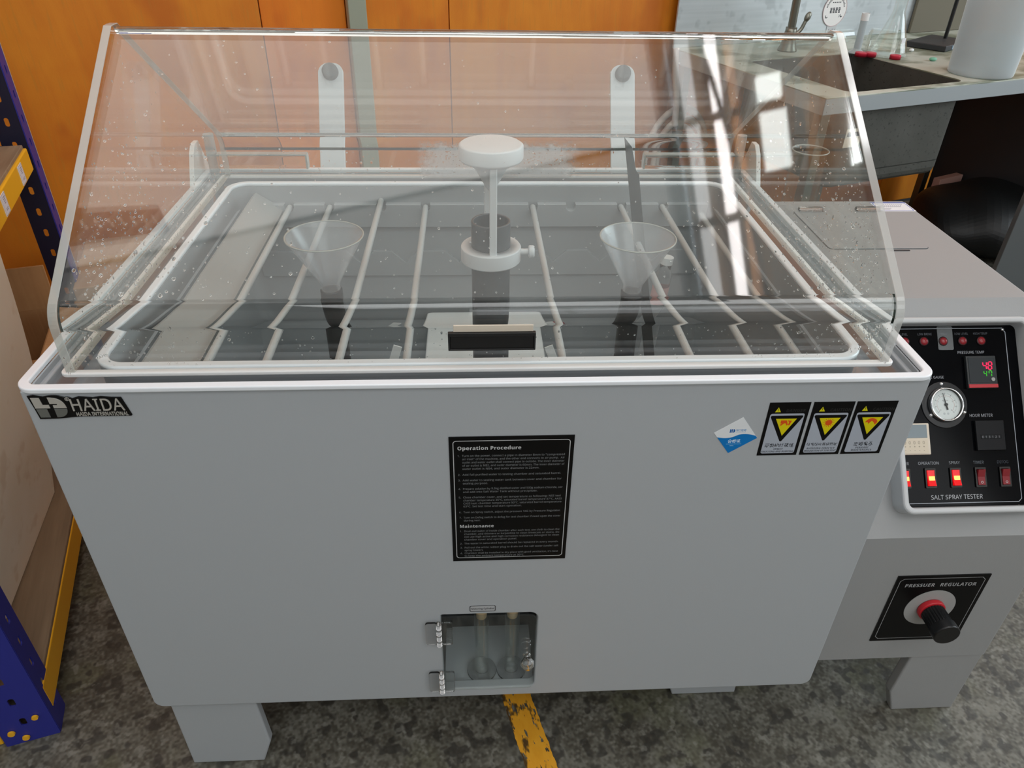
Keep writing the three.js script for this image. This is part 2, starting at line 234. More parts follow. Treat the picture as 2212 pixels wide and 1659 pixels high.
{
  const front = hole(rrect(-0.473, FOOT, 0.473, TOP - 0.005, [0.014, 0.014, 0.002, 0.002]), rrect(-0.064, 0.19, 0.0635, 0.3515, [0.003, 0.009, 0.011, 0.003], new THREE.Path()));
  part(tank, 'front_panel', metric(ext(front, 0.014, 0.0022)).translate(0, 0, -0.014), M.pvc);
  for (const s of [-1, 1]) part(tank, 'side_panel', metric(rbox(0.012, TOP - 0.012 - FOOT, -ZB - 0.014, s * 0.467, (TOP - 0.012 + FOOT) / 2, (ZB - 0.014) / 2, 0.002)), M.pvc);
  part(tank, 'back_panel', rbox(0.92, TOP - 0.012 - FOOT, 0.012, 0, (TOP - 0.012 + FOOT) / 2, ZB + 0.006, 0.002), M.pvc);
  part(tank, 'bottom_panel', rbox(0.92, 0.012, -ZB - 0.03, 0, FOOT + 0.007, ZB / 2, 0.002), M.pvc);
  part(tank, 'outer_rim', slab(ringShape(0.4785, 0.0035, ZB - 0.0035, 0.02, 0.0105), 0.006, TOP - 0.006, 0.0017, 12), M.rim);
  part(tank, 'trough_wall', slab(ringShape(0.4682, -0.0072, ZB + 0.0072, 0.012, 0.0022), 0.04, TOP - 0.046), M.pvc);
  part(tank, 'trough_floor', slab(ringShape(0.468, -0.007, ZB + 0.007, 0.012, 0.062), 0.006, 0.672), M.pvc);
  part(tank, 'chamber_liner', slab(ringShape(0.4206, -0.0365, -0.612, 0.034, 0.0105), TOP - 0.391, 0.385, 0.001, 12), M.pvcIn);
  part(tank, 'inner_rim', slab(ringShape(0.421, -0.0361, -0.6124, 0.034, 0.0113), 0.0062, TOP - 0.0062, 0.0026, 12), M.rim);
  part(tank, 'chamber_floor', slab(rrect(-0.412, 0.045, 0.412, 0.604, 0.02), 0.012, 0.375), M.pvcFloor);
  // notched rails that carry the rods, and the lower rail with V notches
  const rail = new THREE.Shape(); rail.moveTo(-0.372, 0.645); rail.lineTo(0.395, 0.645); rail.lineTo(0.395, 0.686);
  for (const x of [...RODS.slice(0, 7), 0.155].sort((a, b) => b - a)) { rail.lineTo(x + 0.008, 0.686); rail.lineTo(x + 0.008, 0.682); rail.absarc(x, 0.682, 0.008, 0, Math.PI, true); rail.lineTo(x - 0.008, 0.686); }
  rail.lineTo(-0.372, 0.686); rail.closePath();
  const vee = [[-0.39, 0.55], [0.39, 0.55], [0.39, 0.598]];
  for (const x of [0.31, 0.215, 0.13, 0.045, -0.04, -0.135, -0.215, -0.31]) vee.push([x + 0.024, 0.598], [x, 0.576], [x - 0.024, 0.598]);
  vee.push([-0.39, 0.598]);
  for (const z of [-0.604, -0.058]) { part(tank, 'rod_rail', ext(rail, 0.014, 0.0012).translate(0, 0, z), M.pvcIn); part(tank, 'notched_rail', ext(poly(vee), 0.008, 0.001).translate(0, 0, z + (z < -0.3 ? 0 : 0.006)), M.pvcIn); }
  // legs
  for (const [x, s, z] of [[-0.398, 1, -0.012], [0.36, -1, -0.1], [-0.398, 1, -0.66], [0.398, -1, -0.66]]) {
    const d = z < -0.5 ? 1 : -1, leg = poly([[-0.063 * s, 0.172], [0.058 * s, 0.172], [0.063 * s, 0.05], [0.046 * s, 0], [-0.063 * s, 0]]);
    part(tank, 'leg', ext(leg, 0.016, 0.003).translate(x, 0, d < 0 ? z - 0.016 : z), M.pvc); part(tank, 'leg_brace', rbox(0.014, 0.17, 0.09, x - s * 0.05, 0.0855, d < 0 ? z - 0.06 : z + 0.06, 0.003), M.pvc);
  }
  // supports behind, on which the opened lid leans
  for (const x of [-0.2665, 0.2645]) {
    const g = new THREE.Group(); g.name = 'lid_support'; g.position.set(x, 0.62, -0.688); g.rotation.x = -0.54; tank.add(g);
    part(g, 'support_arm', ext(rrect(-0.0225, 0.015, 0.0225, 0.276, [0.002, 0.002, 0.018, 0.018]), 0.007, 0.0012).translate(0, 0, 0.016), M.arm);
    part(g, 'rubber_pad', lathe([[0, 0.013], [0.011, 0.013], [0.0138, 0.01], [0.0145, 0]], 28).rotateX(Math.PI / 2).translate(0, 0.259, 0.023), M.rubber, 'dark grey rubber pad');
  }
  part(tank, 'support_bar', rbox(0.62, 0.05, 0.012, 0, 0.635, -0.686, 0.002), M.pvc);
  for (const s of [-1, 1]) {
    part(tank, 'hinge_bracket', prism(zy([[-0.7, 0.66], [-0.6, 0.66], [-0.606, 0.712], [-0.634, 0.758], [-0.65, 0.771], [-0.668, 0.771], [-0.7, 0.715]]), -0.004, 0.004, 0.001).translate(s * 0.4835, 0, 0), M.white);
    part(tank, 'hinge_pin', cyl(0.0095, 0.0085, 0.1, s * 0.461, 0.682, -0.668, 20), M.frost);
  }
  // window with its little compartment
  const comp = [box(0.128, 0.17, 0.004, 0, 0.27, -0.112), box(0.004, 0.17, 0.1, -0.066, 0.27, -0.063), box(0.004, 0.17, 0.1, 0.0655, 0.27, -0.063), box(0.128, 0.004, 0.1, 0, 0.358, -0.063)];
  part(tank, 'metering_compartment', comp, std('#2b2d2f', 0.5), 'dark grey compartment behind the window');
  part(tank, 'compartment_floor', rbox(0.13, 0.006, 0.1, 0, 0.1795, -0.063, 0.001), M.pvc);
}

// ---------------------------------------------------------------- what is stuck on the tank's front
// hand-drawn strokes for the few ideographs: x1 y1 x2 y2 on a grid of ten
const GLYPH = {
  he: '5005 50a5 3575 2787 272a 878a 2a8a', ge: '0343 202a 2307 2346 6053 6191 9154 61a6 5787 575a 878a 5a8a', zheng: '0121 0323 2328 2937 4090 7079 7595 5358 39a9',
  yan: '2040 7090 10a0 1393 1319 4383 3656 3858 365a 6a86 7494', jin: '1141 3004 3055 5191 7004 7195 26a6 5858 582a 88aa 1888', qiao: '2028 0343 0545 0747 6061 70a3 6393 6458 95a9', da: '0343 2029 0726 51a1 7179 6979', peng: '1040 2026 0646 2629 4649 5090 5292 6068 8068 5599 48a8', zhuang: '1020 2029 0343 50a0 5294 5494 5696 7069 48a8 5aaa',
  bi: '1030 1034 0438 2838 5090 7294 5090 6369 8389 58a8', mian: '4012 4080 1282 2266 6299 3597 7399 6a9a', yang: '1018 1030 3033 1333 6090 6393 5595 6698 4797 3a88', guang: '5055 1124 9174 0595 3518 1808 6569 6999', zhi: '2090 5022 2282 2228 8289 2484 2686 1898', jie: '0333 2029 0726 6091 51a1 63a3 5595 4797 6539 9748', zhao: '1040 1016 4046 1343 1646 6090 8052 6393 6396 1829 4849 6869 8899', she: '2002 1252 1218 5258 1555 1858 4a28 73a3 9039 9a79 5667',
  ding: '5052 1192 1113 9193 2484 5458 5888 2619 299a', qi: '1616 0333 1028 4048 1343 1646 0848 6090 606a 909a 6393 6696 9a7a', bao: '3012 2226 229a 4070 4044 8084 4484 6469 4696 6639 66a9', yg: '5008 50a8 2080 3555 3565 3a7a 3555 7a85 4868 4060',
};
function glyph(g, name, x, y, s) {
  for (const k of GLYPH[name].split(' ')) { const [a, b, c, d] = [...k].map((q) => parseInt(q, 11)); g.moveTo(x + a * s / 10, y + b * s / 10); g.lineTo(x + c * s / 10, y + d * s / 10); }
}
function ideographs(g, names, x, y, s, color, w) { g.strokeStyle = color; g.lineWidth = w; g.lineCap = 'round'; g.beginPath(); names.forEach((n, i) => glyph(g, n, x + i * s * 1.12, y, s)); g.stroke(); }
const fill = (g, c, ...r) => { g.fillStyle = c; g.fillRect(...r); };
function rounded(g, x, y, w, h, r, stroke, lw, fillc) { g.beginPath(); g.roundRect(x, y, w, h, r); if (fillc) { g.fillStyle = fillc; g.fill(); } if (stroke) { g.strokeStyle = stroke; g.lineWidth = lw; g.stroke(); } }
function wordsAt(g, t, x, y, px, color, { bold = false, align = 'left', italic = false, width } = {}) { g.font = `${italic ? 'italic ' : ''}${bold ? 'bold ' : ''}${px}px sans-serif`; g.fillStyle = color; g.textAlign = align; width ? g.fillText(t, x, y, width) : g.fillText(t, x, y); g.textAlign = 'left'; }

const procedure = canvasTex(1024, 1440, (g, w, h) => {
  fill(g, '#0c0d0e', 0, 0, w, h); rounded(g, 34, 42, w - 68, h - 84, 28, '#c3c6c8', 7);
  wordsAt(g, 'Operation Procedure', 66, 136, 52, '#c9ccce', { bold: true });
  const L = (n, rows, y) => { if (n) wordsAt(g, n, 66, y, 28, '#8c9093'); rows.forEach((r, i) => { g.font = '29px sans-serif'; g.fillStyle = '#8f9396'; g.fillText(r, 104, y + i * 35, 850); }); };
  L('1.', ['Turn on the power, connect a pipe in diameter 8mm to "compressed', 'air inlet" of the machine, and the other end connects to air pump.  Air', 'outlet and water outlet shall connect pipe to outside. The inner diameter', 'of air outlet is NB2, and outer diameter is 60mm. The inner diameter of', 'water outlet is NB4, and outer diameter is 22mm.'], 208);
  L('2.', ['Add full purified water to testing chamber and saturated barrel.'], 412);
  L('3.', ['Add water to sealing water tank between cover and chamber for', 'sealing purpose.'], 474);
  L('4.', ['Prepare solution by 9.5kg distilled water and 500g sodium chloride, stir', 'and add into Salt Water Tank without precipitate.'], 570);
  L('5.', ['Close chamber cover, and set temperature as following: NSS test', 'chamber temperature 35°C, saturated barrel temperature 47°C. AASS', 'CASS test: chamber temperature 50°C, saturated barrel temperature', '63°C. Set test time and start operation.'], 668);
  L('6.', ['Turn on Spray switch, adjust the pressure 1KG by Pressure Regulator.'], 842);
  L('7.', ['Turn on Defog switch to defog for test chamber if need open the cover', 'during test.'], 906);
  wordsAt(g, 'Maintenance', 66, 1018, 48, '#bfc2c4', { bold: true });
  L('1.', ['Drain out water of inside chamber after each test, use cloth to clean the', 'chamber, and thinners or turpentine to clean limescale or stains. Do', 'not use high active and high corrosion resistance detergent to clean', 'chamber cover and operation panel.'], 1072);
  L('2.', ['The water in saturated barrel should be replaced in every month.'], 1226);
  L('3.', ['Pull out the white rubber plug to drain out the salt water (under salt', 'spray tower).'], 1278);
  L('4.', ['Chamber shall be installed in dry place with good ventilation, it\'s best', 'to keep the ambient temperature at 30°C.'], 1350);
});
plate(tank, 'instruction_plate', 0.138, 0.194, 0.001, procedure, 0.0245, 0.551, 0, 'black instruction plate headed Operation Procedure', M.black, 0.42);

function warning(head, draw, chars, l1, l2) {
  return canvasTex(384, 624, (g, w, h) => {
    fill(g, '#0a0a0b', 0, 0, w, h);
    g.fillStyle = '#d8d21a'; g.beginPath(); g.moveTo(66, 108); g.lineTo(92, 52); g.lineTo(122, 108); g.fill(); fill(g, '#0a0a0b', 91, 66, 5, 26); fill(g, '#0a0a0b', 91, 97, 5, 5);
    wordsAt(g, head, 168, 108, 46, '#2c2d2c', { bold: true });
    rounded(g, 30, 126, w - 60, h - 150, 20, null, 0, '#a9b1bd');
    g.lineJoin = 'round'; g.fillStyle = '#0a0a0b'; g.strokeStyle = '#0a0a0b'; g.lineWidth = 26; g.beginPath(); g.moveTo(52, 162); g.lineTo(w - 52, 162); g.lineTo(192, 440); g.closePath(); g.fill(); g.stroke();
    g.fillStyle = '#d9cc12'; g.beginPath(); g.moveTo(92, 184); g.lineTo(w - 92, 184); g.lineTo(192, 386); g.closePath(); g.fill();
    g.fillStyle = g.strokeStyle = '#d8541c'; draw(g);
    { const s = Math.min(42, 268 / chars.length); ideographs(g, chars, 192 - chars.length * s * 0.55, 482, s, '#1c1f24', s * 0.105); }
    wordsAt(g, l1, 192, 558, 28, '#3a3f45', { bold: true, align: 'center', width: 300 }); wordsAt(g, l2, 192, 588, 28, '#3a3f45', { bold: true, align: 'center', width: 312 });
  });
}
const wDanger = warning('DANGER', (g) => { g.lineWidth = 16; g.beginPath(); g.moveTo(150, 262); g.lineTo(196, 212); g.lineTo(214, 262); g.stroke(); fill(g, '#d8541c', 146, 204, 52, 36); g.beginPath(); g.moveTo(206, 204); g.lineTo(250, 210); g.lineTo(236, 262); g.lineTo(222, 262); g.lineTo(226, 226); g.fill(); }, ['yan', 'jin', 'qiao', 'da', 'peng', 'zhuang'], 'STRICT', 'KNOCKING AND BUMPING');
const wSun = warning('CAUTION', (g) => { g.beginPath(); g.arc(192, 240, 32, 0, 7); g.fill(); g.lineWidth = 5; for (let i = 0; i < 14; i++) { const a = i * Math.PI / 7; g.beginPath(); g.moveTo(192 + 30 * Math.cos(a), 240 + 30 * Math.sin(a)); g.lineTo(192 + 54 * Math.cos(a), 240 + 52 * Math.sin(a)); g.stroke(); } }, ['bi', 'mian', 'yang', 'guang', 'zhi', 'jie', 'zhao', 'she'].slice(0, 8), 'AVOIDING DIRECTLY', 'IRRADIATION OF SUNLIGHT');
const wCare = warning('CAUTION', (g) => { g.beginPath(); g.moveTo(134, 244); g.quadraticCurveTo(150, 196, 192, 194); g.quadraticCurveTo(246, 200, 252, 244); g.lineTo(236, 272); g.lineTo(218, 244); g.lineTo(196, 226); g.lineTo(170, 262); g.lineTo(160, 240); g.fill(); }, ['ding', 'qi', 'bao', 'yg'], 'PERIODIC', 'MAINTENANCE');
[[0.3255, wDanger, 'warning sticker with an orange hammer sign'], [0.3745, wSun, 'warning sticker with an orange sun sign'], [0.4225, wCare, 'warning sticker with an orange hands sign']].forEach(([x, t, l]) => plate(tank, 'warning_sticker', 0.0455, 0.0735, 0.0006, t, x, 0.6503, 0, l));

const cert = canvasTex(384, 384, (g, w) => {
  fill(g, '#e3e8ec', 0, 0, w, w);
  // the picture is drawn upright for a square that stands on its corner
  g.translate(192, 192); g.rotate(0.627);
  g.fillStyle = '#1377c2'; g.beginPath(); g.moveTo(-280, 6); g.bezierCurveTo(-130, 52, -60, 40, 0, 6); g.bezierCurveTo(70, -36, 160, -26, 290, 26); g.lineTo(290, 300); g.lineTo(-280, 300); g.closePath(); g.fill();
  g.fillStyle = '#1c5fa8'; g.fillRect(-82, -96, 14, 54); g.fillRect(-60, -96, 12, 54); g.fillRect(-82, -76, 34, 12); g.beginPath(); g.ellipse(-40, -69, 22, 27, 0, -1.57, 1.57); g.fill();
  ideographs(g, ['bi', 'da', 'ge', 'qi'].slice(0, 4), -10, -92, 28, '#5b8fc4', 3.4);
  wordsAt(g, 'INTERNATIONAL', -8, -46, 15, '#6f9cca', { bold: true });
  ideographs(g, ['he', 'ge', 'zheng'], -78, 60, 46, '#e4f2fb', 5.5);
  wordsAt(g, 'QUALIFIED CERTIFICATE', 0, 134, 17, '#9ecbe8', { align: 'center' }); wordsAt(g, 'WWW.', -20, 160, 17, '#c7e2f2', { align: 'center' });
});
{ const c = plate(tank, 'certificate_sticker', 0.0359, 0.0359, 0.0005, cert, 0.2731, 0.643, 0, 'white and blue square sticker stuck on at a slant', M.paper); c.rotation.z = 0.627; }
const metering = canvasTex(512, 176, (g, w, h) => { fill(g, '#b0b3b6', 0, 0, w, h); rounded(g, 9, 9, w - 18, h - 18, 30, '#0c0e10', 14); wordsAt(g, 'Metering Cylinder', w / 2, 114, 62, '#14161a', { bold: true, align: 'center', width: 450 }); });
plate(tank, 'window_label', 0.034, 0.0122, 0.0004, metering, -0.009, 0.363, 0, 'small label reading Metering Cylinder', M.pvc);

// maker's plaque: black backing, emblem and chrome lettering
{
  const p = new THREE.Group(); p.name = 'nameplate'; p.position.set(-0.4665, 0.683, 0.0002); p.userData.label = 'black plaque with chrome letters'; tank.add(p);
  const back = new THREE.Shape(); back.moveTo(0, 0.0275); back.lineTo(0.006, 0.0285); back.lineTo(0.015, 0.0265); back.quadraticCurveTo(0.028, 0.0298, 0.036, 0.0255); back.quadraticCurveTo(0.040, 0.0268, 0.0435, 0.024); back.lineTo(0.05, 0.0262); back.lineTo(0.064, 0.0248); back.lineTo(0.072, 0.0262); back.lineTo(0.082, 0.0248); back.lineTo(0.092, 0.0246); back.lineTo(0.0975, 0.0022); back.lineTo(0.0965, 0.001); back.lineTo(0.045, 0.001); back.lineTo(0.036, 0.0002); back.quadraticCurveTo(0.028, -0.001, 0.022, -0.0012); back.lineTo(0.004, -0.0016); back.lineTo(0.0025, 0.012); back.closePath();
  part(p, 'plaque_base', ext(back, 0.0012, 0.0003), M.gloss);
  const silver = std('#d6d4cd', 0.25, { metalness: 0.45 }), grey = std('#7d807c', 0.35, { metalness: 0.4 });
  const upper = [poly([[0.003, 0.0255], [0.0115, 0.0255], [0.0125, 0.0165], [0.0185, 0.0165], [0.0188, 0.0125], [0.0042, 0.0125]])];
  const dee = new THREE.Shape(); dee.moveTo(0.0195, 0.0258); dee.quadraticCurveTo(0.0345, 0.0258, 0.0352, 0.0125); dee.lineTo(0.0225, 0.0125); dee.lineTo(0.0225, 0.0162); dee.lineTo(0.027, 0.0162); dee.lineTo(0.027, 0.0178); dee.lineTo(0.02, 0.0178); dee.closePath(); upper.push(dee);
  const low = [poly([[0.0045, 0.0115], [0.0152, 0.0115], [0.0158, 0.001], [0.006, 0.001]])], dl = new THREE.Shape(); dl.moveTo(0.0225, 0.0115); dl.lineTo(0.0352, 0.0115); dl.quadraticCurveTo(0.0345, 0.001, 0.0225, 0.001); dl.closePath(); low.push(dl);
  part(p, 'emblem', upper.map((s) => ext(s, 0.0007, 0.0001).translate(0, 0, 0.0012)), silver); part(p, 'emblem', low.map((s) => ext(s, 0.0007, 0.0001).translate(0, 0, 0.0012)), grey);
  const text = (t, x0, x1, y0, h) => { const g = new TextGeometry(t, { font: thin, size: 1, depth: 1, curveSegments: 4 }); g.computeBoundingBox(); const b = g.boundingBox; return g.translate(-b.min.x, -b.min.y, 0).scale((x1 - x0) / (b.max.x - b.min.x), h / (b.max.y - b.min.y), 0.0007).translate(x0, y0, 0.0012); };
  const ring = hole(new THREE.Shape().absarc(0.0385, 0.0235, 0.0022, 0, Math.PI * 2), new THREE.Path().absarc(0.0385, 0.0235, 0.0018, 0, Math.PI * 2));
  part(p, 'lettering', [text('HAIDA', 0.0405, 0.0925, 0.0085, 0.0148), text('HAIDA INTERNATIONAL', 0.0425, 0.0945, 0.0022, 0.0046), ext(ring, 0.0006).translate(0, 0, 0.0012), text('R', 0.0376, 0.0394, 0.0224, 0.0022)], silver);
}
// little clear door over the window
{
  const d = thing('inspection_door', 'small clear acrylic door with clear hinges over the window in the tank front', 'door', V(-0.064, 0.19, 0.0008));
  const s = rrect(0.0005, 0.001, 0.1255, 0.1605, [0.001, 0.008, 0.009, 0.001]);
  part(d, 'door_pane', ext(s, 0.003), M.pane);
  for (const y of [0.025, 0.131]) {
    const h = new THREE.Group(); h.name = 'door_hinge'; h.position.set(-0.003, y, 0.003); d.add(h);
    part(h, 'hinge_leaf', [ext(rrect(-0.0175, -0.0225, -0.002, 0.0225, 0.004), 0.003, 0.0006), ext(rrect(0.003, -0.0225, 0.018, 0.0225, 0.003), 0.003, 0.0006)], M.crystal, 'clear hinge leaves');
    for (let i = 0; i < 4; i++) part(h, 'hinge_knuckle', cyl(0.0036, 0.0036, 0.0108, 0, -0.0235 + i * 0.0118, 0.003, 16), M.crystal);
  }
  part(d, 'door_knob', lathe([[0, 0.022], [0.006, 0.021], [0.0095, 0.016], [0.0098, 0.012], [0.006, 0.006], [0.004, 0.003], [0.006, 0]], 10).rotateX(Math.PI / 2).translate(0.115, 0.077, 0.003), M.crystal, 'faceted clear knob');
}
for (const [x, words] of [[-0.0105, 'left glass measuring tube behind the clear inspection door, the one nearer its hinges'], [0.0325, 'right glass measuring tube behind the clear inspection door, the one nearer its knob']]) {
  const c = thing('measuring_tube', words, 'measuring tube', V(x, 0.1835, -0.032), 0, 'glass measuring tubes');
  part(c, 'glass_tube', lathe([[0.0085, 0.008], [0.0085, 0.15], [0.0105, 0.152], [0.0105, 0.15], [0.0102, 0.02], [0.0102, 0.006], [0.006, 0.004]], 28), M.glass);
  part(c, 'round_base', lathe([[0, 0], [0.0205, 0], [0.0215, 0.002], [0.0205, 0.005], [0.008, 0.0065], [0.0055, 0.011], [0, 0.012]], 36), M.crystal);
  part(c, 'stopper', lathe([[0, 0.124], [0.0072, 0.124], [0.0088, 0.14], [0.0125, 0.142], [0.0135, 0.17], [0, 0.171]], 28), M.stopper, 'beige stopper');
}

// ---------------------------------------------------------------- the clear lid
// outer outline in (z, y): foot, bend, ridge; the back mirrors the front about z = LM
const LX = 0.4385, LZ = -0.03, LY = 0.7185, BY = 0.784, RY = 1.001, LM = -0.3385, PT = 0.008, EP = 0.0095;
const lid = thing('chamber_lid', 'clear acrylic roof-shaped lid beaded with droplets, closed over the tank', 'lid', V(0, 0, 0));
{
  const mir = (p) => p.map(([z, y]) => [2 * LM - z, y]), sl = V(0, RY - BY, LM - LZ).normalize(), inner = LX - EP;
  const nrm = [sl.y, -sl.z];                                                  // outward normal of the front slope in (z, y)
  const R1 = 0.034, turn = Math.atan2(-sl.z, sl.y), tan1 = R1 * Math.tan(turn / 2), cz = LZ - R1, cy = BY - tan1;
  const arc = (r, a0, a1, n) => Array.from({ length: n + 1 }, (_, i) => { const a = a0 + (a1 - a0) * i / n; return [cz + r * Math.cos(a), cy + r * Math.sin(a)]; });
  const e0 = [LZ + sl.z * tan1, BY + sl.y * tan1], R2 = 0.0095, half = Math.atan2(sl.y, -sl.z), tan2 = R2 * Math.tan(half);
  const e1 = [LM - sl.z * tan2, RY - sl.y * tan2], ins = ([z, y], t = PT) => [z - nrm[0] * t, y - nrm[1] * t];
  const rcY = e1[1] - nrm[1] * R2, ridge = [];
  for (let i = 0; i <= 12; i++) { const a = Math.PI / 2 - half + 2 * half * i / 12; ridge.push([LM + R2 * Math.cos(a), rcY + R2 * Math.sin(a)]); }
  for (let i = 12; i >= 0; i--) { const a = Math.PI / 2 - half + 2 * half * i / 12; ridge.push([LM + (R2 - PT) * Math.cos(a), rcY + (R2 - PT) * Math.sin(a)]); }
  const X = [-inner + 0.0002, inner - 0.0002];
  // the bent corners: an outer and an inner skin with acrylic between, running on into the flat panes
  const skin = (pts, flip) => {
    const pos = [], nor = [], idx = [];
    pts.forEach(([z, y, nz, ny]) => { for (const x of X) { pos.push(x, y, z); nor.push(0, flip * ny, flip * nz); } });
    for (let i = 0; i + 1 < pts.length; i++) { const k = 2 * i, q = [k, k + 1, k + 2, k + 1, k + 3, k + 2]; idx.push(...q); }
    const g = new THREE.BufferGeometry(); g.setAttribute('position', new THREE.Float32BufferAttribute(pos, 3)); g.setAttribute('normal', new THREE.Float32BufferAttribute(nor, 3)); g.setAttribute('uv', new THREE.Float32BufferAttribute(new Float32Array(pos.length / 3 * 2), 2));
    const a = V(pos[0], pos[1], pos[2]), e = V(pos[3], pos[4], pos[5]).sub(a).cross(V(pos[6], pos[7], pos[8]).sub(a));
    if (e.dot(V(nor[0], nor[1], nor[2])) < 0) for (let i = 0; i < idx.length; i += 3) [idx[i], idx[i + 1]] = [idx[i + 1], idx[i]];
    g.setIndex(idx); return g;
  };
  const bentPts = (r, wave) => {          // heat-bent: a little thinner in the middle of the bend
    const n = 32, at = (i) => { const a = turn * i / n, w = r + wave * (1 - (1 - i / n) ** 2); return [cz + w * Math.cos(a), cy + w * Math.sin(a)]; };
    return Array.from({ length: n + 1 }, (_, i) => { const [z, y] = at(i), [z0, y0] = at(i - 0.01), [z1, y1] = at(i + 0.01), l = Math.hypot(z1 - z0, y1 - y0); return [z, y, (y1 - y0) / l, -(z1 - z0) / l]; });
  };
  const mirror = (p) => p.map(([z, y, nz, ny]) => [2 * LM - z, y, -nz, ny]), along = ([z, y], d) => [z + sl.z * d, y + sl.y * d];
  const flat = (a, b, n) => [[...a, ...n], [...b, ...n]];
  const inSkin = bentPts(R1 - PT, 0.0021), i0 = ins(e0), i1 = ins(e1);
  inSkin.unshift([LZ - PT, cy - 0.0028, 1, 0]); inSkin.push([...along(i0, 0.0026), ...nrm]);
  for (const [f, word] of [[(p) => p, 'front'], [mirror, 'back']]) {
    part(lid, 'bent_corner', [skin(f(bentPts(R1, 0)), 1), skin(f(inSkin), -1)], M.thick);
    part(lid, word + '_pane', [skin(f(flat(e0, e1, nrm)), 1), skin(f(flat(along(i0, 0.003), i1, nrm)), -1)], M.pane);
    part(lid, word + '_skirt', [skin(f(flat([LZ, LY], [LZ, cy], [1, 0])), 1), skin(f(flat([LZ - PT, LY], [LZ - PT, cy - 0.0032], [1, 0])), -1)], M.pane);
  }
  part(lid, 'ridge', prism(zy(ridge), ...X), M.thick);
  // end plates: clear faces, frosted sawn edges
  const out = [[LZ + 0.001, LY], ...arc(R1 + 0.001, 0, turn, 8), [e1[0] + 0.004, e1[1] + 0.004], [LM, RY + 0.0005]], full = [...out, ...mir(out).reverse().slice(1)];
  for (const s of [-1, 1]) {
    const g = ext(zy(full), EP, 0.0008).rotateY(Math.PI / 2).translate(s < 0 ? -LX : LX - EP, 0, 0);
    part(lid, 'end_plate', g, [M.pane, s < 0 ? M.edge : M.edgeR], 'clear end plate with pale sawn edges');
  }
  part(lid, 'foot_flange', slab(ringShape(LX + 0.0065, LZ + 0.0035, 2 * LM - LZ - 0.0035, 0.008, 0.0085), 0.005, LY - 0.005, 0.0015), M.white, 'white strip along the foot of the lid');
  for (const [x0, x1] of [[-0.449, -0.2985], [0.289, 0.449]]) part(lid, 'handle_bar', prism(rrect(0.651, 0.727, 0.668, 0.751, 0.004), x0, x1, 0.001), M.thick, 'clear acrylic bar across the back');
  for (const [x0, x1] of [[-0.449, -0.2985], [0.289, 0.449]]) part(lid, 'handle_edge', [prism(rrect(0.652, 0.75, 0.667, 0.7525, 0.001), x0, x1), box(0.003, 0.024, 0.016, x0 < 0 ? x1 : x0, 0.739, -0.6595)], M.edge);
  // black strip on the front skirt
  const b = new THREE.Group(); b.name = 'black_strip'; b.position.set(0.0033, 0.752, LZ); lid.add(b);
  part(b, 'strip_face', rbox(0.087, 0.0185, 0.0035, 0, 0, 0.0018, 0.0006), std('#020202', 0.6));
  part(b, 'strip_frame', ext(hole(rrect(-0.0455, -0.0105, 0.0455, 0.0105, 0.0008), rrect(-0.0435, -0.0086, 0.0435, 0.0066, 0.0004, new THREE.Path())), 0.0048, 0.0005), std('#1b1c1d', 0.4));
  part(b, 'backing_strip', rbox(0.0825, 0.0075, 0.0022, 0.0015, 0.0145, 0.0011, 0.0004), M.beige, 'pale beige strip');
  // condensation in front of the tower's cone, on the inside of the back
  const fog = canvasTex(512, 128, (g, w, h) => {
    fill(g, '#000', 0, 0, w, h); const im = g.getImageData(0, 0, w, h);
    for (let y = 0; y < h; y++) for (let x = 0; x < w; x++) {
      const u = x / w, v = y / h, e = Math.min(u, 1 - u) * 6, top = ss(0.02, 0.3, v + 0.25 * (fbm(u, v, 40, 12, 5, 3) - 0.5));
      let k = 190 * ss(0.1, 0.9, e + 0.6 * (fbm(u, v, 30, 10, 8, 3) - 0.5)) * top; if (vnoise(u, v, 120, 30, 15) > 0.86) k *= 0.25;
      const o = (y * w + x) * 4; im.data[o] = im.data[o + 1] = im.data[o + 2] = k; im.data[o + 3] = 255;
    }
    g.putImageData(im, 0, 0);
  });
  fog.colorSpace = THREE.NoColorSpace;
  const fm = part(lid, 'condensation', new THREE.PlaneGeometry(0.3, 0.066), std('#e4e6e8', 0.9, { alphaMap: fog, transparent: true }), 'whitish film of condensation'); fm.position.set(0.031, 0.751, 2 * LM - LZ + PT + 0.0012); fm.userData.kind = 'stuff';

  // a thin dewy film inside the slopes, its white painting in reflected haze too
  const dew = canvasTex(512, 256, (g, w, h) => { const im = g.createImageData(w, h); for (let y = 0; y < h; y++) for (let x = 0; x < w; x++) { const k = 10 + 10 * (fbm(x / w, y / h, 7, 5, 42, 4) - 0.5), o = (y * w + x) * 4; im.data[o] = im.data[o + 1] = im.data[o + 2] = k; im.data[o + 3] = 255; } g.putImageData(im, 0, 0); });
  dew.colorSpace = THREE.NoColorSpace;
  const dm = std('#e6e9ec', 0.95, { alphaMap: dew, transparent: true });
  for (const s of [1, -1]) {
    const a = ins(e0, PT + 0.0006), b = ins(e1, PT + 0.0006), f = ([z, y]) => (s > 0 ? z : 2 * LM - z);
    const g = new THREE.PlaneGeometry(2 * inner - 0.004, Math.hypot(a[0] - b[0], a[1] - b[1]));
    const m = part(lid, 'dew_haze_film', g, dm, 'faint whitish film of dew with reflected haze put into its colour'); m.position.set(0, (a[1] + b[1]) / 2, (f(a) + f(b)) / 2); m.rotation.x = -s * turn; m.userData.kind = 'stuff';
  }

  // droplets on the inside of the panes
  const P = [], q = new THREE.Quaternion(), m4 = new THREE.Matrix4(), up = V(0, 0, 1);
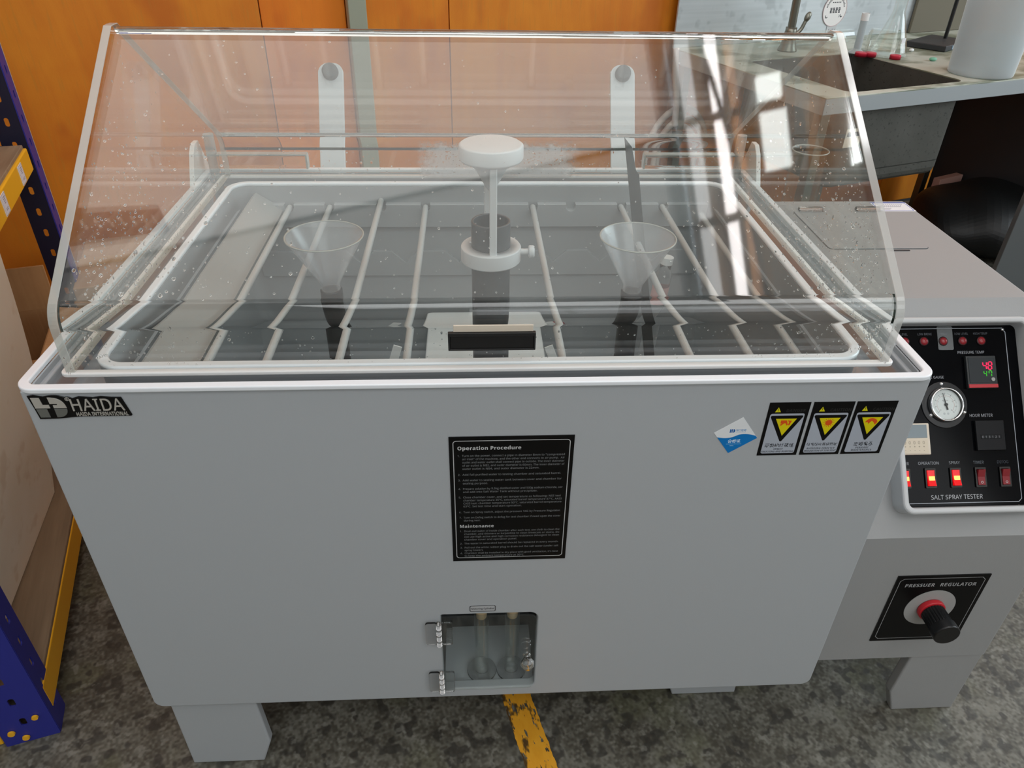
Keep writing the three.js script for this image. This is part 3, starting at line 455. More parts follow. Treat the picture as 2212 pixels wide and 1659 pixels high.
  const add = (p, n, r) => { q.setFromUnitVectors(up, n); P.push(m4.compose(p, q, V(r * rr(0.8, 1.1), r * rr(0.9, 1.35), r * 0.6)).clone()); };
  const size = () => { const k = rnd(); return k > 0.97 ? rr(0.0018, 0.0027) : k > 0.6 ? rr(0.001, 0.0016) : rr(0.0005, 0.0009); };
  const nIn = V(0, -nrm[1], -nrm[0]), gap = 0.0001;
  for (let i = 0; i < 5000; i++) {          // front slope: thick towards the two ends and the bend
    const u = rr(-1, 1), t = rnd(), edge = Math.abs(u), low = 1 - t;
    const want = 0.05 + 0.95 * ss(0.55, 0.98, edge) * ss(0.35, 0.95, low) + 0.14 * low;
    if (rnd() > want) continue;
    const [z, y] = [e0[0] + (e1[0] - e0[0]) * t, e0[1] + (e1[1] - e0[1]) * t], [zi, yi] = ins([z, y], PT + gap);
    add(V(u * (inner - 0.004), yi, zi), nIn, size() * (0.62 + 0.38 * ss(0.3, 0.85, edge)));
  }
  for (let i = 0; i < 900; i++) { const u = rr(-1, 1), k = ss(0.6, 1, Math.abs(u)); if (rnd() > 0.32 + 0.68 * k) continue; add(V(u * (inner - 0.004), rr(LY + 0.002, cy), LZ - PT - gap), V(0, 0, -1), size() * (0.6 + 0.4 * k)); }
  for (const s of [-1, 1]) for (let i = 0; i < 1500; i++) {   // end plates
    const z = LM + rr(-1, 1) * (LM - LZ - 0.012) * -1, y = LY + 0.004 + 0.27 * rnd() ** 1.7, roof = BY + (RY - BY) * (1 - Math.abs(z - LM) / (LM - LZ) * -1) - 0.012;
    const ymax = BY + (RY - BY) * (1 - Math.abs(z - LM) / Math.abs(LM - LZ)) - 0.01; if (y > ymax || rnd() > 0.25 + 0.75 * ss(-0.45, -0.05, z)) continue;
    add(V(s * (inner - gap), y, z), V(-s, 0, 0), size());
  }
  for (let i = 0; i < 260; i++) add(V(rr(-1, 1) * (inner - 0.01), rr(LY + 0.004, BY - 0.02), 2 * LM - LZ + PT + gap), V(0, 0, 1), size());
  const dome = new THREE.SphereGeometry(1, 12, 6, 0, Math.PI * 2, 0, Math.PI / 2).rotateX(Math.PI / 2);
  const bead = mergeGeometries([plain(dome), plain(new THREE.CircleGeometry(1, 12).rotateX(Math.PI))]);
  const inst = new THREE.InstancedMesh(bead, M.drop, P.length); P.forEach((m, i) => inst.setMatrixAt(i, m)); inst.name = 'water_droplets'; inst.userData.kind = 'stuff'; inst.userData.label = 'water droplets beading the inside of the clear lid'; shadows(inst); scene.add(inst);
}
// water standing in the seal trough and in the bottom of the chamber
{
  const s = struct('sealing_water', 'still water in the trough round the tank top'); s.userData.kind = 'stuff';
  part(s, 'water_surface', slab(ringShape(0.4665, -0.0085, ZB + 0.0085, 0.011, 0.0455), 0.001, 0.7035), M.water);
  const c = struct('chamber_water', 'still water over the chamber floor'); c.userData.kind = 'stuff';
  part(c, 'water_surface', slab(rrect(-0.4095, 0.047, 0.4095, 0.601, 0.02), 0.001, 0.4125), M.water);
}

// ---------------------------------------------------------------- inside the chamber
{
  const place = ['first rod from the left, beside the slanted grey plate', 'second rod from the left, passing under the left funnel', 'third rod from the left, just right of the left funnel', 'fourth rod from the left, left of the spray tower', 'fifth rod, the nearest on the right of the spray tower', 'sixth rod, passing under the right funnel', 'seventh rod, just right of the right funnel', 'last rod at the right, close to the chamber wall'];
  const g = ext(new THREE.Shape().absarc(0, 0, 0.0048, 0, Math.PI * 2), 0.54, 0.001, 10);
  RODS.forEach((x, i) => { const t = thing('specimen_rod', `thin grey plastic ${place[i]}`, 'rod', V(x, i === 2 ? 0.6905 : i === 7 ? 0.666 : 0.679, -0.598), 0, 'grey rods across the chamber'); part(t, 'rod_bar', g, M.rod); });
  const sl = thing('slanted_plate', 'long frosted grey plate lying aslant along the left chamber wall', 'plate', V(-0.382, 0.702, -0.6));
  part(sl, 'plate_bar', ext(poly([[0, 0], [0.004, 0.002], [0.046, -0.026], [0.046, -0.031], [0.042, -0.031]]), 0.53, 0.0008), M.frost);

  const tw = thing('spray_tower', 'dark grey spray tower pipe with a milky white cone on top, mid chamber', 'spray tower', V(0.01, 0.387, -0.325));
  const h = 0.764 - 0.387;
  part(tw, 'tower_pipe', lathe([[0.0235, 0], [0.027, 0], [0.027, h - 0.001], [0.0262, h], [0.0243, h], [0.0235, h - 0.001], [0.0235, 0]], 48), M.pipe, 'dark grey plastic pipe');
  part(tw, 'collar', lathe([[0.0272, 0.319], [0.040, 0.319], [0.0418, 0.321], [0.0418, 0.339], [0.0405, 0.341], [0.0272, 0.341], [0.0272, 0.319]], 56), M.milky);
  const sc = new THREE.Group(); sc.name = 'thumbscrew'; sc.position.set(0.041, 0.333, 0.004); sc.rotation.z = -Math.PI / 2; tw.add(sc);
  part(sc, 'screw_stem', cyl(0.0042, 0.0042, 0.014, 0, 0, 0, 20), M.milky); part(sc, 'screw_head', lathe([[0, 0.011], [0.0075, 0.011], [0.0088, 0.0125], [0.0088, 0.0175], [0.0072, 0.0195], [0, 0.0195]], 24), M.milky);
  part(tw, 'spray_cone', lathe([[0, 0.482], [0.0385, 0.4815], [0.042, 0.479], [0.0422, 0.464], [0.040, 0.4605], [0.031, 0.457], [0.0215, 0.45], [0.015, 0.438], [0.0095, 0.428], [0.0035, 0.4195], [0, 0.4185]], 56), M.milky);
  for (const [x, z, y0, y1] of [[0.0022, 0.0322, 0.33, 0.463], [-0.0035, -0.031, 0.33, 0.46]]) part(tw, 'stem', rbox(0.0098, y1 - y0, 0.006, x, (y0 + y1) / 2, z, 0.0015), M.milky);

  for (const [x, yt, yb, words] of [[-0.217, 0.743, 0.667, 'left clear plastic collecting funnel, on a dark tube'], [0.215, 0.739, 0.661, 'right clear plastic collecting funnel, on a dark tube']]) {
    const f = thing('collecting_funnel', words, 'funnel', V(x, 0.387, -0.325), 0, 'collecting funnels');
    const a = yb - 0.387, b = yt - 0.387;
    part(f, 'funnel_cone', lathe([[0.0135, a - 0.004], [0.0145, a + 0.006], [0.0515, b - 0.002], [0.0535, b - 0.0012], [0.0535, b + 0.0008], [0.0508, b + 0.0008], [0.0128, a + 0.006], [0.0122, a - 0.004], [0.0135, a - 0.004]], 56), M.funnel);
    part(f, 'funnel_rim', new THREE.TorusGeometry(0.0526, 0.0011, 8, 64).rotateX(Math.PI / 2).translate(0, b, 0), M.edge);
    part(f, 'stand_tube', lathe([[0.0105, 0], [0.0155, 0], [0.0155, a - 0.006], [0.0118, a - 0.005], [0.0105, a - 0.006], [0.0105, 0]], 32), M.dark, 'dark tube under the funnel');
  }
  const res = thing('white_reservoir', 'pale white plastic box on the chamber floor round the foot of the tower', 'box', V(0.004, 0.387, -0.485));
  part(res, 'box_shell', hole2(), M.white);
  function hole2() { const s = hole(rrect(-0.105, -0.1, 0.106, 0.1, 0.012), new THREE.Path().absarc(0.006, -0.2, 0.001, 0, 1)); s.holes.length = 0; return slab(s, 0.066, 0, 0.003); }
  const st = thing('test_strip', 'dark metal test strip with a pointed top standing up behind the right funnel', 'test specimen', V(0.2905, 0.40, -0.375));
  const ss2 = ext(poly([[-0.0085, 0], [0.0085, 0], [0.0085, 0.395], [0.0045, 0.402], [0.0015, 0.436], [-0.0085, 0.452]].map(([x, y]) => [x, y])), 0.0025, 0.0006); st.rotation.order = 'ZXY'; st.rotation.z = 0.16; st.rotation.x = -0.22;
  part(st, 'strip_blade', ss2, M.strip);
  const vi = thing('glass_vial', 'tall narrow glass vial with a pink label standing behind the right funnel', 'vial', V(0.292, 0.387, -0.5)); vi.rotation.z = -0.08;
  part(vi, 'vial_body', lathe([[0, 0], [0.013, 0], [0.014, 0.002], [0.014, 0.21], [0.0095, 0.22], [0.0095, 0.23], [0, 0.23]], 24), M.crystal); part(vi, 'vial_label', lathe([[0.0142, 0.15], [0.0144, 0.15], [0.0144, 0.19], [0.0142, 0.19]], 24), std('#d8a8a4', 0.6)); part(vi, 'vial_cap', cyl(0.0105, 0.0105, 0.012, 0, 0.23, 0, 20), M.white);
  for (const [x, r, words] of [[-0.186, -0.32, 'flat white plastic strip standing in front of the left funnel'], [0.162, 0.36, 'flat white plastic strip standing in front of the right funnel']]) {
    const s = thing('plastic_strip', words, 'strip', V(x, 0.418, -0.215)); s.rotation.set(-0.15, 0, r);
    part(s, 'strip_blade', rbox(0.012, 0.21, 0.002, 0, 0.105, 0, 0.0006), M.white);
  }
  const pl = thing('red_plug', 'small red plug on the chamber floor beside the white box', 'plug', V(0.135, 0.387, -0.5)); part(pl, 'plug_body', lathe([[0, 0], [0.016, 0], [0.018, 0.006], [0.012, 0.026], [0, 0.028]], 24), M.red);
}

// ---------------------------------------------------------------- the control cabinet
const CX0 = 0.4795, CX1 = 0.785, CF = -0.055, CT = 0.666, CZ = -0.275, CFOLD = 0.415, CB = 0.148, CBACK = -0.655;
const cabinet = thing('control_cabinet', 'grey control cabinet with a sloping black panel, joined to the right of the tank', 'control cabinet');
{
  part(cabinet, 'housing', metric(prism(zy([[CF, CB], [CF, CFOLD], [CZ, CT], [CBACK, CT], [CBACK, CB]]), CX0, CX1, 0.005)), M.cabinet);
  for (const [x, z, d] of [[0.7225, -0.0575, -1], [0.7225, -0.65, 1]]) part(cabinet, 'leg', ext(poly([[-0.056, 0.15], [0.061, 0.15], [0.061, 0], [-0.044, 0], [-0.061, 0.05]]), 0.018, 0.003).translate(x, 0, d < 0 ? z - 0.018 : z), M.cabinet);
  const tilt = -Math.asin((CT - CFOLD) / Math.hypot(CT - CFOLD, CF - CZ)) * 0 - Math.acos((CT - CFOLD) / Math.hypot(CT - CFOLD, CF - CZ));
  // a group on the slope: x as the world's, y up the slope from its top edge (negative below), z outward
  const on = (o, x, e, off = 0) => { const L = Math.hypot(CT - CFOLD, CF - CZ), ey = -(CT - CFOLD) / L, ez = (CF - CZ) / L; o.position.set(x, CT + e * ey + off * ez, CZ + e * ez - off * ey); o.rotation.x = tilt; cabinet.add(o); return o; };
  const group = (name, x, e, off, label) => { const g = new THREE.Group(); g.name = name; if (label) g.userData.label = label; return on(g, x, e, off); };
  const PX = 0.6555, PE = 0.167, PW = 0.203, PH = 0.268, PZ = 0.006;
  const bz = group('bezel', PX, PE, -0.004, 'raised grey frame with rounded corners round the panel');
  part(bz, 'bezel_frame', ext(hole(rrect(-PW / 2, -PH / 2, PW / 2, PH / 2, 0.015), rrect(-PW / 2 + 0.0085, -PH / 2 + 0.0085, PW / 2 - 0.0085, PH / 2 - 0.0085, 0.008, new THREE.Path())), 0.032, 0.0036), M.bezel);
  const S = 5200, tw = PW - 0.016, th = PH - 0.016, u = (x) => (x - PX + tw / 2) * S, v = (e) => (e - PE + th / 2) * S;
  const face = canvasTex(Math.round(tw * S), Math.round(th * S), (g, w, h) => {
    fill(g, '#07080b', 0, 0, w, h);
    g.strokeStyle = '#a9b0b8'; g.lineWidth = 5; const x0 = u(0.5655), x1 = u(0.7335), y0 = v(0.0455), y1 = v(0.2875), k = 22; g.beginPath(); g.moveTo(x0 + k, y0); g.lineTo(x1 - k, y0); g.lineTo(x1 - k, y0 + 8); g.lineTo(x1, y0 + k + 8); g.lineTo(x1, y1 - k); g.lineTo(x1 - k, y1); g.lineTo(x0 + k, y1); g.lineTo(x0, y1 - k); g.lineTo(x0, y0 + k); g.closePath(); g.stroke();
    const t = (s, x, e, px, c = '#a4a8ae') => { g.font = `${px}px sans-serif`; g.fillStyle = c; g.textAlign = 'center'; g.fillText(s, u(x), v(e)); };
    t('LOW LEVEL', 0.582, 0.0545, 21, '#74787e'); t('LOW BRINE', 0.6165, 0.0545, 21, '#74787e'); t('TIMER', 0.644, 0.0545, 21, '#74787e'); t('LOW LEVEL', 0.6695, 0.0545, 21, '#6c7076'); t('HIGH TEMP', 0.697, 0.0545, 21, '#6c7076');
    t('PRESSURE TEMP', 0.681, 0.0815, 28); t('PRESSURE GAUGE', 0.6195, 0.116, 25); t('HOUR METER', 0.687, 0.1705, 29); t('TIMER', 0.578, 0.176, 25);
    t('POWER', 0.569, 0.235, 29); t('OPERATION', 0.606, 0.235, 29); t('SPRAY', 0.6425, 0.235, 29, '#8f9499'); t('TIMER', 0.677, 0.235, 28, '#6f757c'); t('DEFOG', 0.7115, 0.235, 28, '#4c525a');
    t('SALT SPRAY TESTER', 0.642, 0.2825, 44, '#b4b8bc');
  });
  M.panelFace = phys({ color: '#ffffff', map: face, roughness: 0.1, specularIntensity: 0.22 });
  const fp = plate(new THREE.Group(), 'panel_face', tw, th, 0.004, face, 0, 0, 0, 'glossy black printed control panel', M.gloss, 0.1); fp.material[4] = M.panelFace; on(fp, PX, PE, PZ - 0.002);
  for (const [x, e] of [[0.7305, 0.0475], [0.729, 0.294], [0.5705, 0.294]]) on(part(cabinet, 'panel_screw', lathe([[0, 0.0014], [0.0014, 0.0012], [0.0022, 0]], 14).rotateX(Math.PI / 2), M.chrome), x, e, PZ);
  for (const x of [0.5865, 0.614, 0.642, 0.67, 0.697]) {
    const g = group('indicator_lamp', x, 0.0635, PZ);
    part(g, 'lamp_ring', lathe([[0.0052, 0], [0.0066, 0], [0.0066, 0.0012], [0.0056, 0.0018], [0.0052, 0.0018]], 28).rotateX(Math.PI / 2), std('#2a0d10', 0.4));
    part(g, 'lamp_dome', new THREE.SphereGeometry(0.0056, 24, 10, 0, Math.PI * 2, 0, Math.PI / 2).scale(1, 0.62, 1).rotateX(Math.PI / 2).translate(0, 0, 0.0008), std('#8c1d26', 0.22));
  }
  // pressure temperature controller
  const tc = group('temperature_display', 0.6905, 0.1085, PZ, 'grey display unit with a red foot strip');
  part(tc, 'unit_frame', rbox(0.043, 0.046, 0.006, 0, 0, 0.003, 0.0015), std('#26292b', 0.35));
  part(tc, 'unit_face', rbox(0.038, 0.035, 0.001, 0, 0.0025, 0.0062, 0.0004), phys({ color: '#33373a', roughness: 0.3, specularIntensity: 0.4 }));
  part(tc, 'unit_button', cyl(0.0026, 0.0026, 0.001, 0, 0, 0, 18).rotateX(Math.PI / 2).translate(0.014, -0.0105, 0.0067), std('#9b9d9b', 0.4));
  part(tc, 'foot_strip', rbox(0.042, 0.005, 0.0012, 0, -0.0195, 0.0062, 0.0004), std('#b32a33', 0.4));
  const seg = (ch, x, y, s, w) => { const on7 = { 4: 'bcfg', 8: 'abcdefg', 7: 'abcf' }[ch], r = { a: [0, 2, 1, 2], b: [1, 2, 1, 1], c: [1, 1, 1, 0], d: [0, 0, 1, 0], e: [0, 0, 0, 1], f: [0, 1, 0, 2], g: [0, 1, 1, 1] }; return [...on7].map((k) => { const [a, b, c, d] = r[k], hx = a !== c; return rbox(hx ? s - w : w, hx ? w : s - w, 0.0005, x + (a + c) / 2 * s + (b + d) / 2 * s * 0.12, y + (b + d) / 2 * s, 0.0068, 0.0002); }); };
  const glow = (c, k) => std('#120205', 0.4, { emissive: new THREE.Color(c), emissiveIntensity: k });
  part(tc, 'display_digits', [...seg('4', 0.0005, 0.0035, 0.0052, 0.0013), ...seg('8', 0.0082, 0.0035, 0.0052, 0.0013)], glow('#ff1450', 1.7), 'glowing pink digits 48');
  part(tc, 'display_digits', [...seg('4', 0.0012, -0.0065, 0.004, 0.001), ...seg('7', 0.0085, -0.0065, 0.004, 0.001)], glow('#38e022', 0.9), 'glowing green digits 47');
  // gauge
  const ga = group('pressure_gauge', 0.6355, 0.153, PZ, 'round chrome pressure gauge with a white dial');
  part(ga, 'gauge_flange', lathe([[0, 0], [0.0325, 0], [0.0325, 0.001], [0.0315, 0.0015], [0, 0.0015]], 48).rotateX(Math.PI / 2), std('#141518', 0.3));
  part(ga, 'chrome_ring', lathe([[0.0212, 0.0012], [0.0243, 0.0012], [0.0248, 0.004], [0.0236, 0.008], [0.0222, 0.0088], [0.0212, 0.0078]], 56).rotateX(Math.PI / 2), M.chrome);
  const dial = canvasTex(512, 512, (g, w) => {
    fill(g, '#e9ebee', 0, 0, w, w); g.translate(256, 256); g.strokeStyle = '#5a5e66';
    for (let i = 0; i <= 40; i++) { const a = (135 + i * 6.75) * Math.PI / 180, r = i % 5 ? 176 : 160; g.lineWidth = i % 5 ? 3 : 6; g.beginPath(); g.moveTo(r * Math.cos(a), r * Math.sin(a)); g.lineTo(196 * Math.cos(a), 196 * Math.sin(a)); g.stroke(); }
    for (let i = 0; i <= 4; i++) { const a = (135 + i * 67.5) * Math.PI / 180; wordsAt(g, String(i), 128 * Math.cos(a), 128 * Math.sin(a) + 12, 34, '#6a6e78', { align: 'center' }); }
    wordsAt(g, 'kgf/cm²', 0, -58, 30, '#5f646d', { align: 'center' }); for (const x of [-34, 30]) { g.beginPath(); g.arc(x, 150, 20, 0, 7); g.fillStyle = '#c9ccd2'; g.fill(); } g.strokeStyle = '#b0575c'; g.lineWidth = 3; g.beginPath(); g.arc(0, 0, 148, 2.36, 7.07); g.stroke();
  });
  const dm = std('#ffffff', 0.45, { map: dial });
  part(ga, 'dial_face', new THREE.CircleGeometry(0.0214, 48).translate(0, 0, 0.0034), dm);
  const nd = part(ga, 'needle', ext(poly([[-0.0011, -0.0075], [0.0011, -0.0075], [0.0006, 0], [0.0002, 0.0165], [-0.0002, 0.0165], [-0.0006, 0]]), 0.0006).translate(0, 0, 0.0046), std('#15171a', 0.5)); nd.rotation.z = 0.22;
  part(ga, 'needle_hub', cyl(0.0022, 0.002, 0.0016, 0, 0, 0, 20).rotateX(Math.PI / 2).translate(0, 0, 0.0044), std('#23262a', 0.4));
  part(ga, 'gauge_glass', cyl(0.0214, 0.0214, 0.0006, 0, 0, 0, 48).rotateX(Math.PI / 2).translate(0, 0, 0.0068), M.pane);
  for (const [x, y] of [[-0.002, 0.0292], [-0.0205, -0.0142], [0.0275, -0.0112]]) part(ga, 'gauge_screw', lathe([[0, 0.0018], [0.0016, 0.0016], [0.0026, 0]], 14).rotateX(Math.PI / 2).translate(x, y, 0.0014), M.chrome);
  // timer, hour meter
  const tm = group('timer_unit', 0.5835, 0.2, PZ, 'beige timer with a grey window');
  part(tm, 'unit_frame', rbox(0.046, 0.043, 0.008, 0, 0, 0.004, 0.0015), M.beige);
  part(tm, 'unit_window', rbox(0.038, 0.018, 0.001, 0, 0.0105, 0.0082, 0.0004), std('#7d8a90', 0.25));
  const keys = canvasTex(256, 128, (g, w, h) => { fill(g, '#d6cbb8', 0, 0, w, h); for (let i = 0; i < 5; i++) { wordsAt(g, '0', 28 + i * 44, 44, 40, '#8a8272'); wordsAt(g, '+', 30 + i * 44, 78, 34, '#6d6658'); wordsAt(g, '-', 34 + i * 44, 110, 34, '#6d6658'); } });
  plate(tm, 'key_row', 0.038, 0.019, 0.0008, keys, 0, -0.01, 0.0078, null, M.beige, 0.5);
  const hm = group('hour_meter', 0.695, 0.1965, PZ, 'black hour meter with a small counter window');
  part(hm, 'unit_frame', rbox(0.041, 0.0415, 0.005, 0, 0, 0.0025, 0.0012), phys({ color: '#141518', roughness: 0.35, specularIntensity: 0.4 }));
  const cnt = canvasTex(256, 48, (g, w, h) => { fill(g, '#101113', 0, 0, w, h); for (let i = 0; i < 6; i++) { fill(g, '#26282b', 6 + i * 41, 6, 36, 36); wordsAt(g, '013121'[i], 24 + i * 41, 39, 38, '#8d9094', { align: 'center' }); } });
  plate(hm, 'counter_window', 0.029, 0.0055, 0.0006, cnt, 0, -0.002, 0.0048, null, M.gloss, 0.2);
  // rocker switches: three lit
  [[0.5705, 1], [0.6065, 1], [0.642, 1], [0.6775, 0], [0.7125, 0]].forEach(([x, lit]) => {
    const g = group(lit ? 'lighted_rocker_switch' : 'rocker_switch', x, 0.2535, PZ, lit ? 'lit red rocker switch' : 'unlit red rocker switch');
    part(g, 'switch_frame', ext(hole(rrect(-0.0078, -0.0138, 0.0078, 0.0138, 0.0012), rrect(-0.0053, -0.0108, 0.0053, 0.0108, 0.0006, new THREE.Path())), 0.0022, 0.0005), std('#15110f', 0.35));
    const tilt2 = lit ? -1 : 1, prof = zy([[0.001, -0.0106], [0.0046 - tilt2 * 0.0014, -0.0106], [0.0028, 0.0005], [0.0046 + tilt2 * 0.0014, 0.0106], [0.001, 0.0106]]);
    const key = prism(prof, -0.0051, 0.0051, 0.0004);
    part(g, 'rocker_key', key, lit ? std('#7d0a10', 0.25, { emissive: new THREE.Color('#ff0a12'), emissiveIntensity: 0.75 }) : std('#7e1a22', 0.25));
    if (lit) part(g, 'switch_lamp', rbox(0.0082, 0.0062, 0.0009, 0.0004, -0.0005, 0.0034, 0.0004), std('#401008', 0.3, { emissive: new THREE.Color('#ff9a4a'), emissiveIntensity: 3.4 }), 'glowing lamp bar');
    else part(g, 'off_mark', new THREE.TorusGeometry(0.0014, 0.00025, 6, 20).translate(0, -0.007, 0.0034), M.paper);
  });
  // regulator on the upright face
  const rg = new THREE.Group(); rg.name = 'pressure_regulator'; rg.userData.label = 'black regulator plate with a round knob'; rg.position.set(0.651, 0.2665, CF); cabinet.add(rg);
  const rt = canvasTex(720, 760, (g, w, h) => { fill(g, '#0a0a0b', 0, 0, w, h); g.strokeStyle = '#9a9c9e'; g.lineWidth = 5; const a = 30, k = 26; g.beginPath(); g.moveTo(a + k, a); g.lineTo(w - a - k, a); g.lineTo(w - a, a + k); g.lineTo(w - a, h - a - k); g.lineTo(w - a - k, h - a); g.lineTo(a + k, h - a); g.lineTo(a, h - a - k); g.lineTo(a, a + k); g.closePath(); g.stroke(); wordsAt(g, 'PRESSUER   REGULATOR', w / 2, 122, 50, '#a4a6a8', { bold: true, align: 'center', width: 560 }); });
  plate(rg, 'regulator_plate', 0.137, 0.1445, 0.0016, rt, 0, 0, 0, null, M.black, 0.38);
  part(rg, 'round_opening', cyl(0.0375, 0.0375, 0.0006, 0, 0, 0, 64).rotateX(Math.PI / 2).translate(0, 0.003, 0.0016), std('#a3a4a3', 0.5));
  part(rg, 'red_ring', lathe([[0, 0.0022], [0.0185, 0.0022], [0.0195, 0.004], [0.0195, 0.009], [0.018, 0.011], [0, 0.011]], 40).rotateX(Math.PI / 2).translate(0, 0.003, 0), std('#c01f2c', 0.4));
  const knob = new THREE.Shape(); for (let i = 0; i < 72; i++) { const a = i * Math.PI / 36, r = 0.0172 + (i % 3 === 0 ? -0.0008 : 0); i ? knob.lineTo(r * Math.cos(a), r * Math.sin(a)) : knob.moveTo(r, 0); } knob.closePath();
  part(rg, 'regulator_knob', [ext(knob, 0.026, 0.0015).translate(0, 0.003, 0.0105), ext(new THREE.Shape().absarc(0, 0, 0.0188, 0, Math.PI * 2), 0.016, 0.002, 24).translate(0, 0.003, 0.0355)], M.black, 'black ribbed knob');
  // hatch and paper label on the top
  const ht = new THREE.Group(); ht.name = 'top_hatch'; ht.position.set(0.6385, CT, -0.525); ht.userData.label = 'flush lid with two clear hinges in the cabinet top'; cabinet.add(ht);
  part(ht, 'hatch_gap', slab(rrect(-0.0835, -0.083, 0.0835, 0.083, 0.009), 0.0004, 0), M.dark);
  part(ht, 'hatch_lid', slab(rrect(-0.0825, -0.082, 0.0825, 0.082, 0.008), 0.0014, 0, 0.0004), M.cabinet);
  for (const x of [-0.051, 0.053]) part(ht, 'hatch_hinge', [rbox(0.043, 0.003, 0.014, x, 0.003, -0.08, 0.001), cyl(0.0035, 0.0035, 0.043, 0, 0, 0, 14).rotateZ(Math.PI / 2).translate(x + 0.0215, 0.005, -0.082)], M.crystal);
  part(ht, 'finger_mark', rbox(0.032, 0.0012, 0.003, 0.03, 0.0006, 0.089, 0.0005), M.dark);
  const slip = canvasTex(512, 352, (g, w, h) => { fill(g, '#e4e6ea', 0, 0, w, h); fill(g, '#4a5fae', 0, 0, w, 26); rounded(g, 20, 34, w - 40, h - 54, 34, '#4a5fae', 12); for (let i = 0; i < 3; i++) for (let k = 0; k < 13 - i; k++) fill(g, '#5a6474', 70 + k * 28, 84 + i * 44, 18, 16); for (let i = 0; i < 4; i++) fill(g, '#7a8290', 70, 226 + i * 22, 150 - i * 18, 8); });
  const sp = plate(new THREE.Group(), 'paper_label', 0.067, 0.044, 0.0004, slip, 0, 0, 0, 'white paper label with a blue border', M.paper, 0.6); sp.rotation.x = -Math.PI / 2; sp.position.set(0.7485, CT + 0.0002, -0.627); cabinet.add(sp);
  part(cabinet, 'tape_piece', ext(rrect(-0.011, -0.018, 0.011, 0.016, 0.002), 0.0003).translate(0.6455 - PX, PE - 0.058, 0), std('#c3c9cc', 0.3, { transparent: true, opacity: 0.16 }), 'strip of clear tape'); on(cabinet.children.at(-1), PX, PE, PZ + 0.0004);
}

